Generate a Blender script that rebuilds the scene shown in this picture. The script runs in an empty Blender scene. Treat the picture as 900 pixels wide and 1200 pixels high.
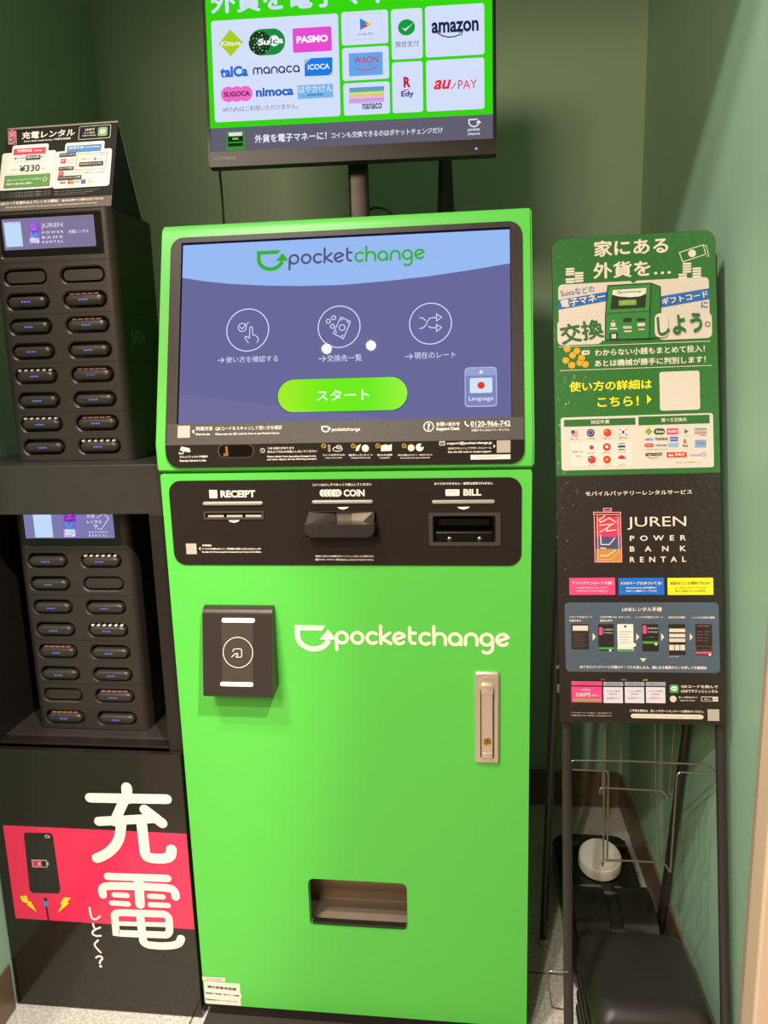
import bpy, bmesh, math
from mathutils import Vector, Matrix
from mathutils.geometry import tessellate_polygon
PI = math.pi
SC = bpy.context.scene
COL = SC.collection

# ------------------------------------------------------------------ camera
CAMP = Vector((0.205632, -1.154899, 1.206889))
YAW, PITCH, ROLL, FOC = 0.118781, -0.187686, -0.027801, 868.09
def _cam_axes():
    cy, sy, cp, sp = math.cos(YAW), math.sin(YAW), math.cos(PITCH), math.sin(PITCH)
    f = Vector((-sy*cp, cy*cp, sp)); r = Vector((cy, sy, 0)); u = r.cross(f)
    c, s = math.cos(ROLL), math.sin(ROLL)
    return r*c+u*s, u*c-r*s, f
CR, CU, CF = _cam_axes()
cam = bpy.data.objects.new('camera', bpy.data.cameras.new('camera'))
COL.objects.link(cam)
M3 = Matrix((CR, CU, -CF)).transposed()
cam.matrix_world = Matrix.Translation(CAMP) @ M3.to_4x4()
cam.data.sensor_fit = 'VERTICAL'; cam.data.sensor_height = 36
cam.data.lens = FOC/1200*36
cam.data.clip_start = 0.01
SC.camera = cam

# ------------------------------------------------------------------ light
SC.view_settings.view_transform = 'Standard'
SC.view_settings.look = 'None'
SC.view_settings.exposure = 0.0
SC.view_settings.gamma = 1.0
SC.view_settings.use_curve_mapping = False
world = bpy.data.worlds.new('store_surroundings'); SC.world = world
world.use_nodes = True
bg = world.node_tree.nodes['Background']
bg.inputs[0].default_value = (1.0, 0.70, 0.46, 1); bg.inputs[1].default_value = 0.18
def spot(name, loc, target, power, radius, color=(1, 0.94, 0.84), size=75, blend=0.35):
    l = bpy.data.lights.new(name, 'SPOT'); l.energy = power; l.shadow_soft_size = radius; l.color = color
    l.spot_size = math.radians(size); l.spot_blend = blend
    o = bpy.data.objects.new(name, l); COL.objects.link(o); o.location = loc
    o.rotation_euler = (Vector(target)-Vector(loc)).to_track_quat('-Z', 'Y').to_euler()
    return o
spot('ceiling_spotlight', (-0.78, -1.40, 3.10), (0.05, 0, 0.8), 128, 0.03)
spot('ceiling_spotlight', (-0.45, -1.10, 3.00), (0.05, 0, 0.7), 82, 0.035)
spot('ceiling_spotlight', (-0.531, -2.2125, 2.70), (0.45, 0.36, 0.05), 85, 0.024, size=34, blend=.8)
spot('ceiling_spotlight', (-0.297, -2.194, 2.70), (0.45, 0.36, 0.05), 85, 0.024, size=34, blend=.8)
spot('ceiling_spotlight', (0.95, -1.70, 3.05), (-0.72, -0.1, 0.36), 400, 0.04, size=24, blend=.6)
# added soft area light, out of view, to brighten the back wall
al = bpy.data.lights.new('added_area_fill', 'AREA'); al.shape = 'RECTANGLE'; al.size = 1.5; al.size_y = .7; al.energy = 70; al.color = (1, .74, .5)
ao = bpy.data.objects.new('added_area_fill', al); COL.objects.link(ao); ao.location = (-1.2, -3.6, 2.75)
ao.rotation_euler = (Vector((0, .5, 1.2))-Vector((-1.2, -3.6, 2.75))).to_track_quat('-Z', 'Y').to_euler()

# ------------------------------------------------------------------ materials
def lin(h):
    h = h.lstrip('#')
    v = [int(h[i:i+2], 16)/255 for i in (0, 2, 4)]
    return tuple(x/12.92 if x <= .04045 else ((x+.055)/1.055)**2.4 for x in v)
MATS = {}
def mat(hexc, rough=.45, metal=0.0, emit=0.0, bump=0.0, bscale=200, spec=.5, coat=0.0, noise=0.0, nscale=8, stretch=None, name=None, trans=0.0):
    key = (hexc, rough, metal, emit, bump, bscale, spec, coat, noise, nscale, stretch, trans)
    if key in MATS: return MATS[key]
    m = bpy.data.materials.new(name or ('surface_'+hexc.strip('#'))); m.use_nodes = True
    nt = m.node_tree; b = nt.nodes['Principled BSDF']
    c = lin(hexc)+(1,)
    b.inputs['Roughness'].default_value = rough; b.inputs['Metallic'].default_value = metal
    b.inputs['Specular IOR Level'].default_value = spec
    b.inputs['Coat Weight'].default_value = coat
    b.inputs['Coat Roughness'].default_value = .08
    b.inputs['Transmission Weight'].default_value = trans
    if emit > 0:
        b.inputs['Base Color'].default_value = (0.004, 0.004, 0.004, 1)
        b.inputs['Emission Color'].default_value = c; b.inputs['Emission Strength'].default_value = emit
    else:
        b.inputs['Base Color'].default_value = c
    if noise > 0 or bump > 0:
        tc = nt.nodes.new('ShaderNodeTexCoord'); mp = nt.nodes.new('ShaderNodeMapping')
        nt.links.new(tc.outputs['Object'], mp.inputs[0])
        if stretch: mp.inputs['Scale'].default_value = stretch
    if noise > 0:
        n = nt.nodes.new('ShaderNodeTexNoise'); n.inputs['Scale'].default_value = nscale; n.inputs['Detail'].default_value = 6
        nt.links.new(mp.outputs[0], n.inputs['Vector'])
        r = nt.nodes.new('ShaderNodeMapRange'); r.inputs[1].default_value = .3; r.inputs[2].default_value = .7
        r.inputs[3].default_value = 1-noise; r.inputs[4].default_value = 1+noise
        nt.links.new(n.outputs[0], r.inputs[0])
        mx = nt.nodes.new('ShaderNodeVectorMath'); mx.operation = 'SCALE'; mx.inputs[0].default_value = c[:3]
        nt.links.new(r.outputs[0], mx.inputs['Scale']); nt.links.new(mx.outputs[0], b.inputs['Base Color'])
    if bump > 0:
        n = nt.nodes.new('ShaderNodeTexNoise'); n.inputs['Scale'].default_value = bscale; n.inputs['Detail'].default_value = 3
        nt.links.new(mp.outputs[0], n.inputs['Vector'])
        bp = nt.nodes.new('ShaderNodeBump'); bp.inputs['Strength'].default_value = bump; bp.inputs['Distance'].default_value = .002
        nt.links.new(n.outputs[0], bp.inputs['Height'])
        nt.links.new(bp.outputs[0], b.inputs['Coat Normal' if coat > 0 else 'Normal'])
    MATS[key] = m
    return m
def E(hexc): return mat(hexc, rough=.02, emit=1.0, spec=.012)          # a lit screen colour

GREEN = mat('#5DC94E', rough=.38, spec=.4, name='green_powder_coat')
BLACKP = mat('#221B18', rough=.35, name='black_gloss_panel')
BLACKM = mat('#1E1A18', rough=.55, name='black_matt_plastic')
DOCK = mat('#312A26', rough=.42, bump=.08, bscale=900, name='dock_plastic')
DARK = mat('#0B0A09', rough=.7, name='deep_black')
STEEL = mat('#B9A897', rough=.3, metal=1, name='brushed_steel')
CHROME = mat('#E3D0BE', rough=.3, metal=.65, name='satin_nickel')
WHITE = mat('#F6EDE2', rough=.5, name='white_print')
WALLM = mat('#9CBFA6', rough=.5, noise=.02, nscale=4, bump=.02, bscale=60, name='sage_green_wall')
TUBE = mat('#31292A', rough=.38, name='black_painted_tube')
WIRE = mat('#8C8076', rough=.28, metal=.8, name='dark_wire')

# ------------------------------------------------------------------ planes and pixel helpers
class Plane:
    def __init__(s, o, n, up=(0, 0, 1)):
        s.o = Vector(o); s.n = Vector(n).normalized()
        s.v = (Vector(up)-s.n*Vector(up).dot(s.n)).normalized(); s.u = s.v.cross(s.n).normalized()
    def hit(s, x, y):
        d = CR*((x-450)/FOC)+CU*((600-y)/FOC)+CF
        t = (s.o-CAMP).dot(s.n)/d.dot(s.n)
        return CAMP+d*t
    def uv(s, x, y):
        w = s.hit(x, y)-s.o
        return Vector((w.dot(s.u), w.dot(s.v)))
    def w(s, a, b, off=0):
        return s.o+s.u*a+s.v*b+s.n*off
    def px(s, x, y):                                                     # length of one photo pixel here
        return (s.uv(x+1, y)-s.uv(x, y)).length

# ------------------------------------------------------------------ scene tree
ORG = {}
def tag(o, label, cat, group=None):
    o['label'] = label; o['category'] = cat
    if group: o['group'] = group
def thing(name, label, cat, loc, group=None):
    o = bpy.data.objects.new(name, None); COL.objects.link(o); o.location = loc
    o.empty_display_size = .05
    tag(o, label, cat, group); ORG[o] = Vector(loc)
    return o
def mesh_obj(name, verts, faces, mats, midx=None, parent=None, label=None, smooth=False, loc=None):
    org = ORG[parent] if parent else Vector(loc if loc else (0, 0, 0))
    me = bpy.data.meshes.new(name)
    me.from_pydata([tuple(Vector(v)-org) for v in verts], [], faces)
    for m in (mats if isinstance(mats, (list, tuple)) else [mats]): me.materials.append(m)
    if midx: me.polygons.foreach_set('material_index', midx)
    if smooth: me.polygons.foreach_set('use_smooth', [True]*len(me.polygons))
    me.update()
    o = bpy.data.objects.new(name, me); COL.objects.link(o)
    if parent: o.parent = parent
    else: o.location = org
    ORG[o] = org
    if label: o['label'] = label
    return o
def bm_obj(name, bm, m, parent=None, label=None, smooth=None, loc=None):
    bmesh.ops.recalc_face_normals(bm, faces=bm.faces)
    bm.verts.index_update()
    o = mesh_obj(name, [v.co.copy() for v in bm.verts], [[v.index for v in f.verts] for f in bm.faces], m,
                 [f.material_index for f in bm.faces], parent, label, loc=loc)
    if smooth:
        o.data.polygons.foreach_set('use_smooth', [True]*len(o.data.polygons))
        o.data.set_sharp_from_angle(angle=math.radians(smooth))
    bm.free()
    return o

# ------------------------------------------------------------------ solid shapes (world coordinates)
def NB(): return bmesh.new()
def box(bm, a, b, bev=0, seg=2, mi=0):
    x0, y0, z0 = [min(p, q) for p, q in zip(a, b)]; x1, y1, z1 = [max(p, q) for p, q in zip(a, b)]
    vs = [bm.verts.new(p) for p in ((x0,y0,z0),(x1,y0,z0),(x1,y1,z0),(x0,y1,z0),(x0,y0,z1),(x1,y0,z1),(x1,y1,z1),(x0,y1,z1))]
    fs = [bm.faces.new([vs[i] for i in f]) for f in ((0,3,2,1),(4,5,6,7),(0,1,5,4),(1,2,6,5),(2,3,7,6),(3,0,4,7))]
    for f in fs: f.material_index = mi
    if bev > 0:
        es = list({e for f in fs for e in f.edges})
        r = bmesh.ops.bevel(bm, geom=es, offset=bev, segments=seg, affect='EDGES', profile=.5)
        for f in r['faces']: f.material_index = mi
def obox(bm, pl, a0, b0, a1, b1, d0, d1, bev=0, seg=2, mi=0):
    """box on a plane: u a0..a1, v b0..b1, from offset d0 to d1 along the normal"""
    n0 = len(bm.verts)
    t = bmesh.new(); box(t, (a0, b0, d0), (a1, b1, d1), bev, seg, mi)
    mp = {}
    for v in t.verts: mp[v] = bm.verts.new(pl.o+pl.u*v.co.x+pl.v*v.co.y+pl.n*v.co.z)
    for f in t.faces:
        g = bm.faces.new([mp[v] for v in f.verts]); g.material_index = f.material_index
    t.free()
def tube(bm, pts, r, seg=10, caps=True, mi=0):
    pts = [Vector(p) for p in pts]
    rings = []
    ref = None
    for i, p in enumerate(pts):
        if i == 0: t = pts[1]-p
        elif i == len(pts)-1: t = p-pts[i-1]
        else: t = (pts[i+1]-p).normalized()+(p-pts[i-1]).normalized()
        t.normalize()
        if ref is None:
            ref = Vector((0, 0, 1)) if abs(t.z) < .9 else Vector((1, 0, 0))
            a = t.cross(ref).normalized()
        else:
            a = (a-t*a.dot(t)).normalized()
        b = t.cross(a)
        rr = r[i] if isinstance(r, (list, tuple)) else r
        rings.append([bm.verts.new(p+a*math.cos(2*PI*k/seg)*rr+b*math.sin(2*PI*k/seg)*rr) for k in range(seg)])
    for q, w in zip(rings, rings[1:]):
        for k in range(seg):
            f = bm.faces.new((q[k], q[(k+1) % seg], w[(k+1) % seg], w[k])); f.material_index = mi
    if caps:
        bm.faces.new(rings[0][::-1]).material_index = mi; bm.faces.new(rings[-1]).material_index = mi
def bend(pts, r=.01, n=4):
    """round the corners of a polyline"""
    pts = [Vector(p) for p in pts]; out = [pts[0]]
    for a, p, c in zip(pts, pts[1:], pts[2:]):
        d1, d2 = (a-p), (c-p); q = min(r, d1.length*.45, d2.length*.45)
        s, e = p+d1.normalized()*q, p+d2.normalized()*q
        for i in range(n+1):
            t = i/n; out.append(s*(1-t)**2+p*2*t*(1-t)+e*t*t)
    out.append(pts[-1]); return out
def prism(bm, prof, x0, x1, mi=0):
    """profile of (y,z) points swept along x"""
    A = [bm.verts.new((x0, y, z)) for y, z in prof]; B = [bm.verts.new((x1, y, z)) for y, z in prof]
    n = len(prof)
    for i in range(n): bm.faces.new((A[i], A[(i+1) % n], B[(i+1) % n], B[i])).material_index = mi
    for L, rev in ((A, False), (B, True)):
        tri = tessellate_polygon([[Vector((0, v.co.y, v.co.z)) for v in L]])
        for t in tri: bm.faces.new([L[i] for i in t]).material_index = mi
def rrect_pts(a0, b0, a1, b1, r, n=6, which=(1, 1, 1, 1)):
    """ccw from lower left; which = corners ll lr ur ul"""
    a0, a1 = min(a0, a1), max(a0, a1); b0, b1 = min(b0, b1), max(b0, b1)
    out = []
    for (cx, cy, ang, k) in ((a0, b0, PI, 0), (a1, b0, 1.5*PI, 1), (a1, b1, 0, 2), (a0, b1, .5*PI, 3)):
        if not which[k] or r <= 0: out.append((cx, cy)); continue
        ox = cx+(r if cx == a0 else -r); oy = cy+(r if cy == b0 else -r)
        for i in range(n+1):
            t = ang+.5*PI*i/n; out.append((ox+r*math.cos(t), oy+r*math.sin(t)))
    return out
def stad(cx, cy, w, h, n=8):
    return rrect_pts(cx-w/2, cy-h/2, cx+w/2, cy+h/2, h/2*.999, n)
def circ(cx, cy, r, n=24, ry=None):
    ry = ry or r
    return [(cx+r*math.cos(2*PI*i/n), cy+ry*math.sin(2*PI*i/n)) for i in range(n)]
def plate(bm, pl, outline, holes, d0, d1, mi=0, rim=0.0):
    """flat plate with holes on a plane, back at d0, front face at d1; holes may get a chamfered rim"""
    hh = []
    for h in holes:
        cx = sum(p[0] for p in h)/len(h); cy = sum(p[1] for p in h)/len(h)
        if rim: 
            w = max(abs(p[0]-cx) for p in h); k = max(abs(p[1]-cy) for p in h)
            hh.append([(cx+(p[0]-cx)*(1+rim/w), cy+(p[1]-cy)*(1+rim/k)) for p in h])
        else: hh.append(h)
    for depth, hs in ((d1, hh), (d0, holes)):
        loops = [outline]+hs
        flat = [p for L in loops for p in L]
        vs = [bm.verts.new(pl.w(p[0], p[1], depth)) for p in flat]
        for t in tessellate_polygon([[Vector((p[0], p[1], 0)) for p in L] for L in loops]):
            try: bm.faces.new([vs[i] for i in t]).material_index = mi
            except ValueError: pass
        if depth == d1: F = vs
        else: B = vs
    k = 0
    for li, L in enumerate([outline]+hh):
        n = len(L)
        if li and rim:
            mid = [bm.verts.new(pl.w(p[0], p[1], d1-rim*.8)) for p in holes[li-1]]
        for i in range(n):
            j = (i+1) % n
            if li and rim:
                bm.faces.new((F[k+i], F[k+j], mid[j], mid[i])).material_index = mi
                bm.faces.new((mid[i], mid[j], B[k+j], B[k+i])).material_index = mi
            else:
                bm.faces.new((F[k+i], F[k+j], B[k+j], B[k+i])).material_index = mi
        k += n
def loft(bm, loops, cap0=True, cap1=True, mi=0):
    R = [[bm.verts.new(p) for p in L] for L in loops]
    n = len(R[0])
    for a, b in zip(R, R[1:]):
        for i in range(n): bm.faces.new((a[i], a[(i+1) % n], b[(i+1) % n], b[i])).material_index = mi
    if cap0: bm.faces.new(R[0][::-1]).material_index = mi
    if cap1: bm.faces.new(R[-1]).material_index = mi
def pill(bm, pl, outline, steps, mi=0):
    """outline lofted outwards: steps of (offset, inset)"""
    cx = sum(p[0] for p in outline)/len(outline); cy = sum(p[1] for p in outline)/len(outline)
    w = max(abs(p[0]-cx) for p in outline); k = max(abs(p[1]-cy) for p in outline)
    loft(bm, [[pl.w(cx+(p[0]-cx)*(1-i/w), cy+(p[1]-cy)*(1-i/k), d) for p in outline] for d, i in steps], mi=mi)
def disc(bm, c, axis, prof, seg=28, mi=0):
    """lathe: profile of (radius, height) along axis"""
    axis = Vector(axis).normalized(); a = axis.orthogonal().normalized(); b = axis.cross(a); c = Vector(c)
    loft(bm, [[c+axis*h+a*math.cos(2*PI*k/seg)*r+b*math.sin(2*PI*k/seg)*r for k in range(seg)] for r, h in prof], mi=mi)

# ------------------------------------------------------------------ flat printed or displayed artwork on a plane
GL = {}; ZOF = {}
def glyphs(s, bold=0.0, res=3):
    k = (s, bold)
    if k in GL: return GL[k]
    if bold > 0 and any(ord(c) > 0x2E00 for c in s):                     # heavier kanji and kana: overlaid shifted copies
        v0, f0 = glyphs(s, 0.0); n = len(v0); V, F, Z = [], [], []
        b = bold*.9
        for i, (dx, dy) in enumerate(((0, 0), (b, 0), (-b, 0), (0, b), (0, -b))):
            V += [(v[0]+dx, v[1]+dy) for v in v0]; F += [tuple(j+i*n for j in f) for f in f0]; Z += [i]*n
        GL[k] = (V, F); ZOF[k] = n; return GL[k]
    c = bpy.data.curves.new('t', 'FONT'); c.body = s; c.offset = bold; c.resolution_u = res
    o = bpy.data.objects.new('t', c); me = bpy.data.meshes.new_from_object(o)
    vs = [(v.co.x, v.co.y) for v in me.vertices]; fs = [tuple(p.vertices) for p in me.polygons]
    bpy.data.objects.remove(o); bpy.data.curves.remove(c); bpy.data.meshes.remove(me)
    GL[k] = (vs, fs); return GL[k]
class Art:
    STEP = .00035
    def __init__(s, pl, base=0.0004): s.pl = pl; s.base = base; s.V = []; s.F = []; s.M = []; s.mats = []; s.lay = 1
    def mi(s, m):
        if m not in s.mats: s.mats.append(m)
        return s.mats.index(m)
    def add(s, pts, faces, m, lay=None, zn=0):
        k = len(s.V); d = s.base+s.STEP*(lay if lay is not None else s.lay)
        s.V += [s.pl.w(p[0], p[1], d+(j//zn*.00002 if zn else 0)) for j, p in enumerate(pts)]
        i = s.mi(m)
        for f in faces:
            a, b, c = [pts[j] for j in f[:3]]
            ar = sum(pts[f[j]][0]*pts[f[(j+1) % len(f)]][1]-pts[f[(j+1) % len(f)]][0]*pts[f[j]][1] for j in range(len(f)))
            s.F.append([k+j for j in (f if ar > 0 else f[::-1])]); s.M.append(i)
    def polyuv(s, pts, m, lay=None):
        if len(pts) < 3: return
        s.add(pts, tessellate_polygon([[Vector((p[0], p[1], 0)) for p in pts]]), m, lay)
    def poly(s, pts, m, lay=None): s.polyuv([tuple(s.pl.uv(*p)) for p in pts], m, lay)
    def rect(s, x0, y0, x1, y1, m, r=0, lay=None, which=(1, 1, 1, 1), n=4):
        a, b = s.pl.uv(x0, y0), s.pl.uv(x1, y1)
        s.polyuv(rrect_pts(a.x, a.y, b.x, b.y, r*s.pl.px(x0, y0), n, which), m, lay)
    def disk(s, x, y, r, m, lay=None, n=20, ry=None):
        c = s.pl.uv(x, y); k = s.pl.px(x, y); s.polyuv(circ(c.x, c.y, r*k, n, (ry or r)*k), m, lay)
    def strokeuv(s, pts, w, m, closed=False, cap=True, lay=None):
        """one ribbon with mitred corners and round ends"""
        P = [Vector(p) for p in pts]; h = w/2
        P = [p for i, p in enumerate(P) if i == 0 or (p-P[i-1]).length > 1e-7]
        if closed and (P[0]-P[-1]).length < 1e-7: P.pop()
        if (P[0]-P[-1]).length < 1e-7 and not closed and len(P) > 3: P.pop(); closed = True
        n = len(P)
        if n < 2: return
        D = [(P[(i+1) % n]-P[i]).normalized() for i in range(n if closed else n-1)]
        Lf, Rt = [], []
        for i in range(n):
            if closed: d0, d1 = D[i-1], D[i]
            else: d0, d1 = D[max(i-1, 0)], D[min(i, n-2)]
            t = d0+d1
            t = t.normalized() if t.length > 1e-6 else d1
            q = Vector((-t.y, t.x)); k = h/max(.4, abs(q.dot(Vector((-d1.y, d1.x)))))
            Lf.append(P[i]+q*k); Rt.append(P[i]-q*k)
        pt = [tuple(p) for p in Lf]+[tuple(p) for p in Rt]
        fs = [(n+i, n+(i+1) % n, (i+1) % n, i) for i in range(n if closed else n-1)]
        if cap and not closed:
            for i, d in ((0, -D[0]), (n-1, D[-1])):
                a0 = math.atan2(d.y, d.x); c = len(pt)
                pt += [(P[i].x+h*math.cos(a0+PI*(j/6-.5)), P[i].y+h*math.sin(a0+PI*(j/6-.5))) for j in range(1, 6)]
                ends = (n+i, i) if i else (i, n+i)
                fs.append((ends[0],)+tuple(range(c, c+5))+(ends[1],))
        s.bump = (getattr(s, 'bump', 0)+1) % 5
        s.add(pt, fs, m, (lay if lay is not None else s.lay)+s.bump*.12)
    def stroke(s, pts, w, m, closed=False, cap=True, lay=None):
        k = s.pl.px(*pts[0]); s.strokeuv([tuple(s.pl.uv(*p)) for p in pts], w*k, m, closed, cap, lay)
    def ring(s, x, y, r, w, m, lay=None, n=36, ry=None):
        c = s.pl.uv(x, y); k = s.pl.px(x, y)
        o = circ(c.x, c.y, (r+w/2)*k, n, ((ry or r)+w/2)*k); i = circ(c.x, c.y, (r-w/2)*k, n, ((ry or r)-w/2)*k)
        s.add(o+i, [(j, (j+1) % n, n+(j+1) % n, n+j) for j in range(n)], m, lay)
    def frame(s, x0, y0, x1, y1, w, m, r=0, lay=None):
        a, b = s.pl.uv(x0, y0), s.pl.uv(x1, y1); k = s.pl.px(x0, y0)
        s.strokeuv(rrect_pts(a.x, a.y, b.x, b.y, r*k, 4), w*k, m, True, True, lay)
    def text(s, t, x0, y0, x1, y1, m, h=None, bold=0.0, lay=None, slant=None):
        """t fits between the left-middle pixel and the right-middle pixel; h = height in pixels"""
        vs, fs = glyphs(t, bold)
        if not vs: return
        ax, bx = min(v[0] for v in vs), max(v[0] for v in vs); ay, by = min(v[1] for v in vs), max(v[1] for v in vs)
        p, q = s.pl.uv(x0, y0), s.pl.uv(x1, y1); k = s.pl.px((x0+x1)/2, (y0+y1)/2)
        d = q-p; wd = d.length; d.normalize(); up = Vector((-d.y, d.x))
        if slant is None: d = Vector((1, 0)); up = Vector((0, 1)); mid = (p+q)/2; p = mid-d*wd/2
        sx = wd/(bx-ax); sy = (h*k/(by-ay)) if h else sx
        cy = (ay+by)/2
        out = []
        for v in vs:
            w = p+d*((v[0]-ax)*sx)+up*((v[1]-cy)*sy); out.append((w.x, w.y))
        s.add(out, fs, m, lay, ZOF.get((t, bold), 0))
    def local(s, x, y, sc, rot=0):
        return Loc(s, s.pl.uv(x, y), s.pl.px(x, y)*sc, rot)
    def build(s, name, parent, label=None):
        return mesh_obj(name, s.V, s.F, s.mats, s.M, parent, label)
class Loc:
    """small drawing frame inside an Art: own units, y up"""
    def __init__(s, art, o, k, rot=0): s.a, s.o, s.k = art, o, k; s.c, s.s = math.cos(rot), math.sin(rot)
    def p(s, q): return (s.o.x+s.k*(q[0]*s.c-q[1]*s.s), s.o.y+s.k*(q[0]*s.s+q[1]*s.c))
    def stroke(s, pts, w, m, closed=False, cap=True, lay=None): s.a.strokeuv([s.p(q) for q in pts], w*s.k, m, closed, cap, lay)
    def poly(s, pts, m, lay=None): s.a.polyuv([s.p(q) for q in pts], m, lay)
    def disk(s, x, y, r, m, lay=None, n=16): s.poly(circ(x, y, r, n), m, lay)
def arc(cx, cy, r, a0, a1, n=14, ry=None):
    ry = ry or r
    return [(cx+r*math.cos(math.radians(a0+(a1-a0)*i/n)), cy+ry*math.sin(math.radians(a0+(a1-a0)*i/n))) for i in range(n+1)]
def mono(ch):
    """rounded monoline letters, x height 1"""
    o = arc(.5, .5, .4, 0, 360, 24)
    return {
     'p': (1.12, [arc(.5, .5, .4, 180, -170, 24), [(.1, .5), (.1, -.42)]]),
     'o': (1.1, [o]), 'c': (.98, [arc(.5, .5, .4, 50, 310, 18)]),
     'k': (.92, [[(.1, .1), (.1, 1.4)], [(.74, .9), (.18, .48), (.8, .1)]]),
     'e': (1.08, [arc(.5, .5, .4, 25, 318, 20), [(.14, .36), (.86, .67)]]),
     't': (.78, [[(.16, 1.3), (.16, .45)]+arc(.46, .45, .3, 180, 280, 8), [(.16, .9), (.56, .9)]]),
     'h': (1.08, [[(.1, .1), (.1, 1.4)], arc(.5, .5, .4, 180, 0, 14)+[(.9, .1)]]),
     'a': (1.12, [o, [(.9, .5), (.9, .1)]]),
     'n': (1.08, [[(.1, .1), (.1, .5)]+arc(.5, .5, .4, 180, 0, 14)+[(.9, .1)]]),
     'g': (1.1, [o, [(.9, .5), (.9, -.08)]+arc(.5, -.08, .4, 0, -130, 10)]),
     'm': (1.5, [[(.1, .1), (.1, .6)]+arc(.4, .6, .3, 180, 0, 10)+[(.7, .1)], arc(1.0, .6, .3, 180, 0, 10)+[(1.3, .1)]]),
    }[ch]
def monotext(art, s, x0, x1, y, m, w=.21, lay=None, base=None, xh=None):
    """y = baseline pixel"""
    adv = sum(mono(c)[0] for c in s)-.12
    p, q = art.pl.uv(x0, y), art.pl.uv(x1, y)
    k = (q-p).length/adv
    L = Loc(art, (p+q)/2-Vector((adv*k/2, 0)), k)
    x = 0
    for c in s:
        a, st = mono(c)
        for t in st: L.stroke([(x+u[0], u[1]) for u in t], w, m, cap=True, lay=lay)
        x += a
def mark(art, x0, x1, yc, m, lay=None, w=.19):
    """the cup-shaped arrow mark: 1.5 units wide, 1.0 high"""
    p, q = art.pl.uv(x0, yc), art.pl.uv(x1, yc); k = (q-p).length/1.5
    L = Loc(art, (p+q)/2, k)
    path = [(.33, .43), (-.62, .43), (-.62, .12)]+arc(-.02, .12, .6, 180, 342, 16, .52)
    L.stroke(path[:3]+path[3:], w, m, cap=False, lay=lay)
    L.poly([(.55, .38), (.22, -.02), (.86, -.02)], m, lay)
    L.poly([(.33, .335), (.33, .525), (.46, .525)], m, lay)

# ================================================================== the setting
XL0, XL1, XR, YB, CEIL = -0.690, -0.722, 0.616, 0.785, 2.35
def structure(o): o['kind'] = 'structure'; return o
def quadslab(name, pts, nrm, th, m):
    n = Vector(nrm).normalized()*th; A = [Vector(p) for p in pts]; B = [p-n for p in A]
    bm = NB(); a = [bm.verts.new(p) for p in A]; b = [bm.verts.new(p) for p in B]
    bm.faces.new(a); bm.faces.new(b[::-1])
    for i in range(4): bm.faces.new((a[i], a[(i+1) % 4], b[(i+1) % 4], b[i]))
    return structure(bm_obj(name, bm, m))
# floor: speckled stone tiles with thin joints
def floor_mat():
    m = bpy.data.materials.new('speckled_stone_tile'); m.use_nodes = True; nt = m.node_tree; b = nt.nodes['Principled BSDF']
    tc = nt.nodes.new('ShaderNodeTexCoord')
    mp = nt.nodes.new('ShaderNodeMapping'); mp.inputs['Location'].default_value = (0.33, -.17, 0)
    nt.links.new(tc.outputs['Object'], mp.inputs[0])
    br = nt.nodes.new('ShaderNodeTexBrick'); br.offset = 0; br.inputs['Scale'].default_value = 1
    br.inputs['Brick Width'].default_value = .6; br.inputs['Row Height'].default_value = .6; br.inputs['Mortar Size'].default_value = .0022
    br.inputs['Color1'].default_value = lin('#DAD3C9')+(1,); br.inputs['Color2'].default_value = lin('#DAD3C9')+(1,)
    br.inputs['Mortar'].default_value = lin('#6E675D')+(1,)
    nt.links.new(mp.outputs[0], br.inputs[0])
    n = nt.nodes.new('ShaderNodeTexNoise'); n.inputs['Scale'].default_value = 160; n.inputs['Detail'].default_value = 4
    nt.links.new(tc.outputs['Object'], n.inputs[0])
    r = nt.nodes.new('ShaderNodeMapRange'); r.inputs[1].default_value = .35; r.inputs[2].default_value = .65; r.inputs[3].default_value = .72; r.inputs[4].default_value = 1.15
    nt.links.new(n.outputs[0], r.inputs[0])
    v = nt.nodes.new('ShaderNodeVectorMath'); v.operation = 'SCALE'
    nt.links.new(br.outputs[0], v.inputs[0]); nt.links.new(r.outputs[0], v.inputs['Scale']); nt.links.new(v.outputs[0], b.inputs['Base Color'])
    b.inputs['Roughness'].default_value = .5
    return m
quadslab('floor', [(-2.2, -2.6, 0), (2.2, -2.6, 0), (2.2, .95, 0), (-2.2, .95, 0)], (0, 0, 1), .06, floor_mat())
quadslab('wall_back', [(-.80, YB, 0), (-.80, YB, CEIL), (.70, YB, CEIL), (.70, YB, 0)], (0, -1, 0), .05, WALLM)
quadslab('wall_left', [(-.668, -.55, 0), (-.668, -.55, CEIL), (XL1, YB, CEIL), (XL1, YB, 0)], (1, 0, 0), .05, WALLM)
quadslab('wall_right', [(XR, YB, 0), (XR, YB, CEIL), (XR, -.118, CEIL), (XR, -.118, 0)], (-1, 0, 0), .05, WALLM)
quadslab('ceiling', [(-.9, -.42, CEIL), (.9, -.42, CEIL), (.9, .85, CEIL), (-.9, .85, CEIL)], (0, 0, -1), .05, mat('#C9C2B4', rough=.8))
bm = NB(); box(bm, (-.9, -.42, 2.24), (.9, -.39, CEIL)); structure(bm_obj('wall_header', bm, WALLM))
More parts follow.
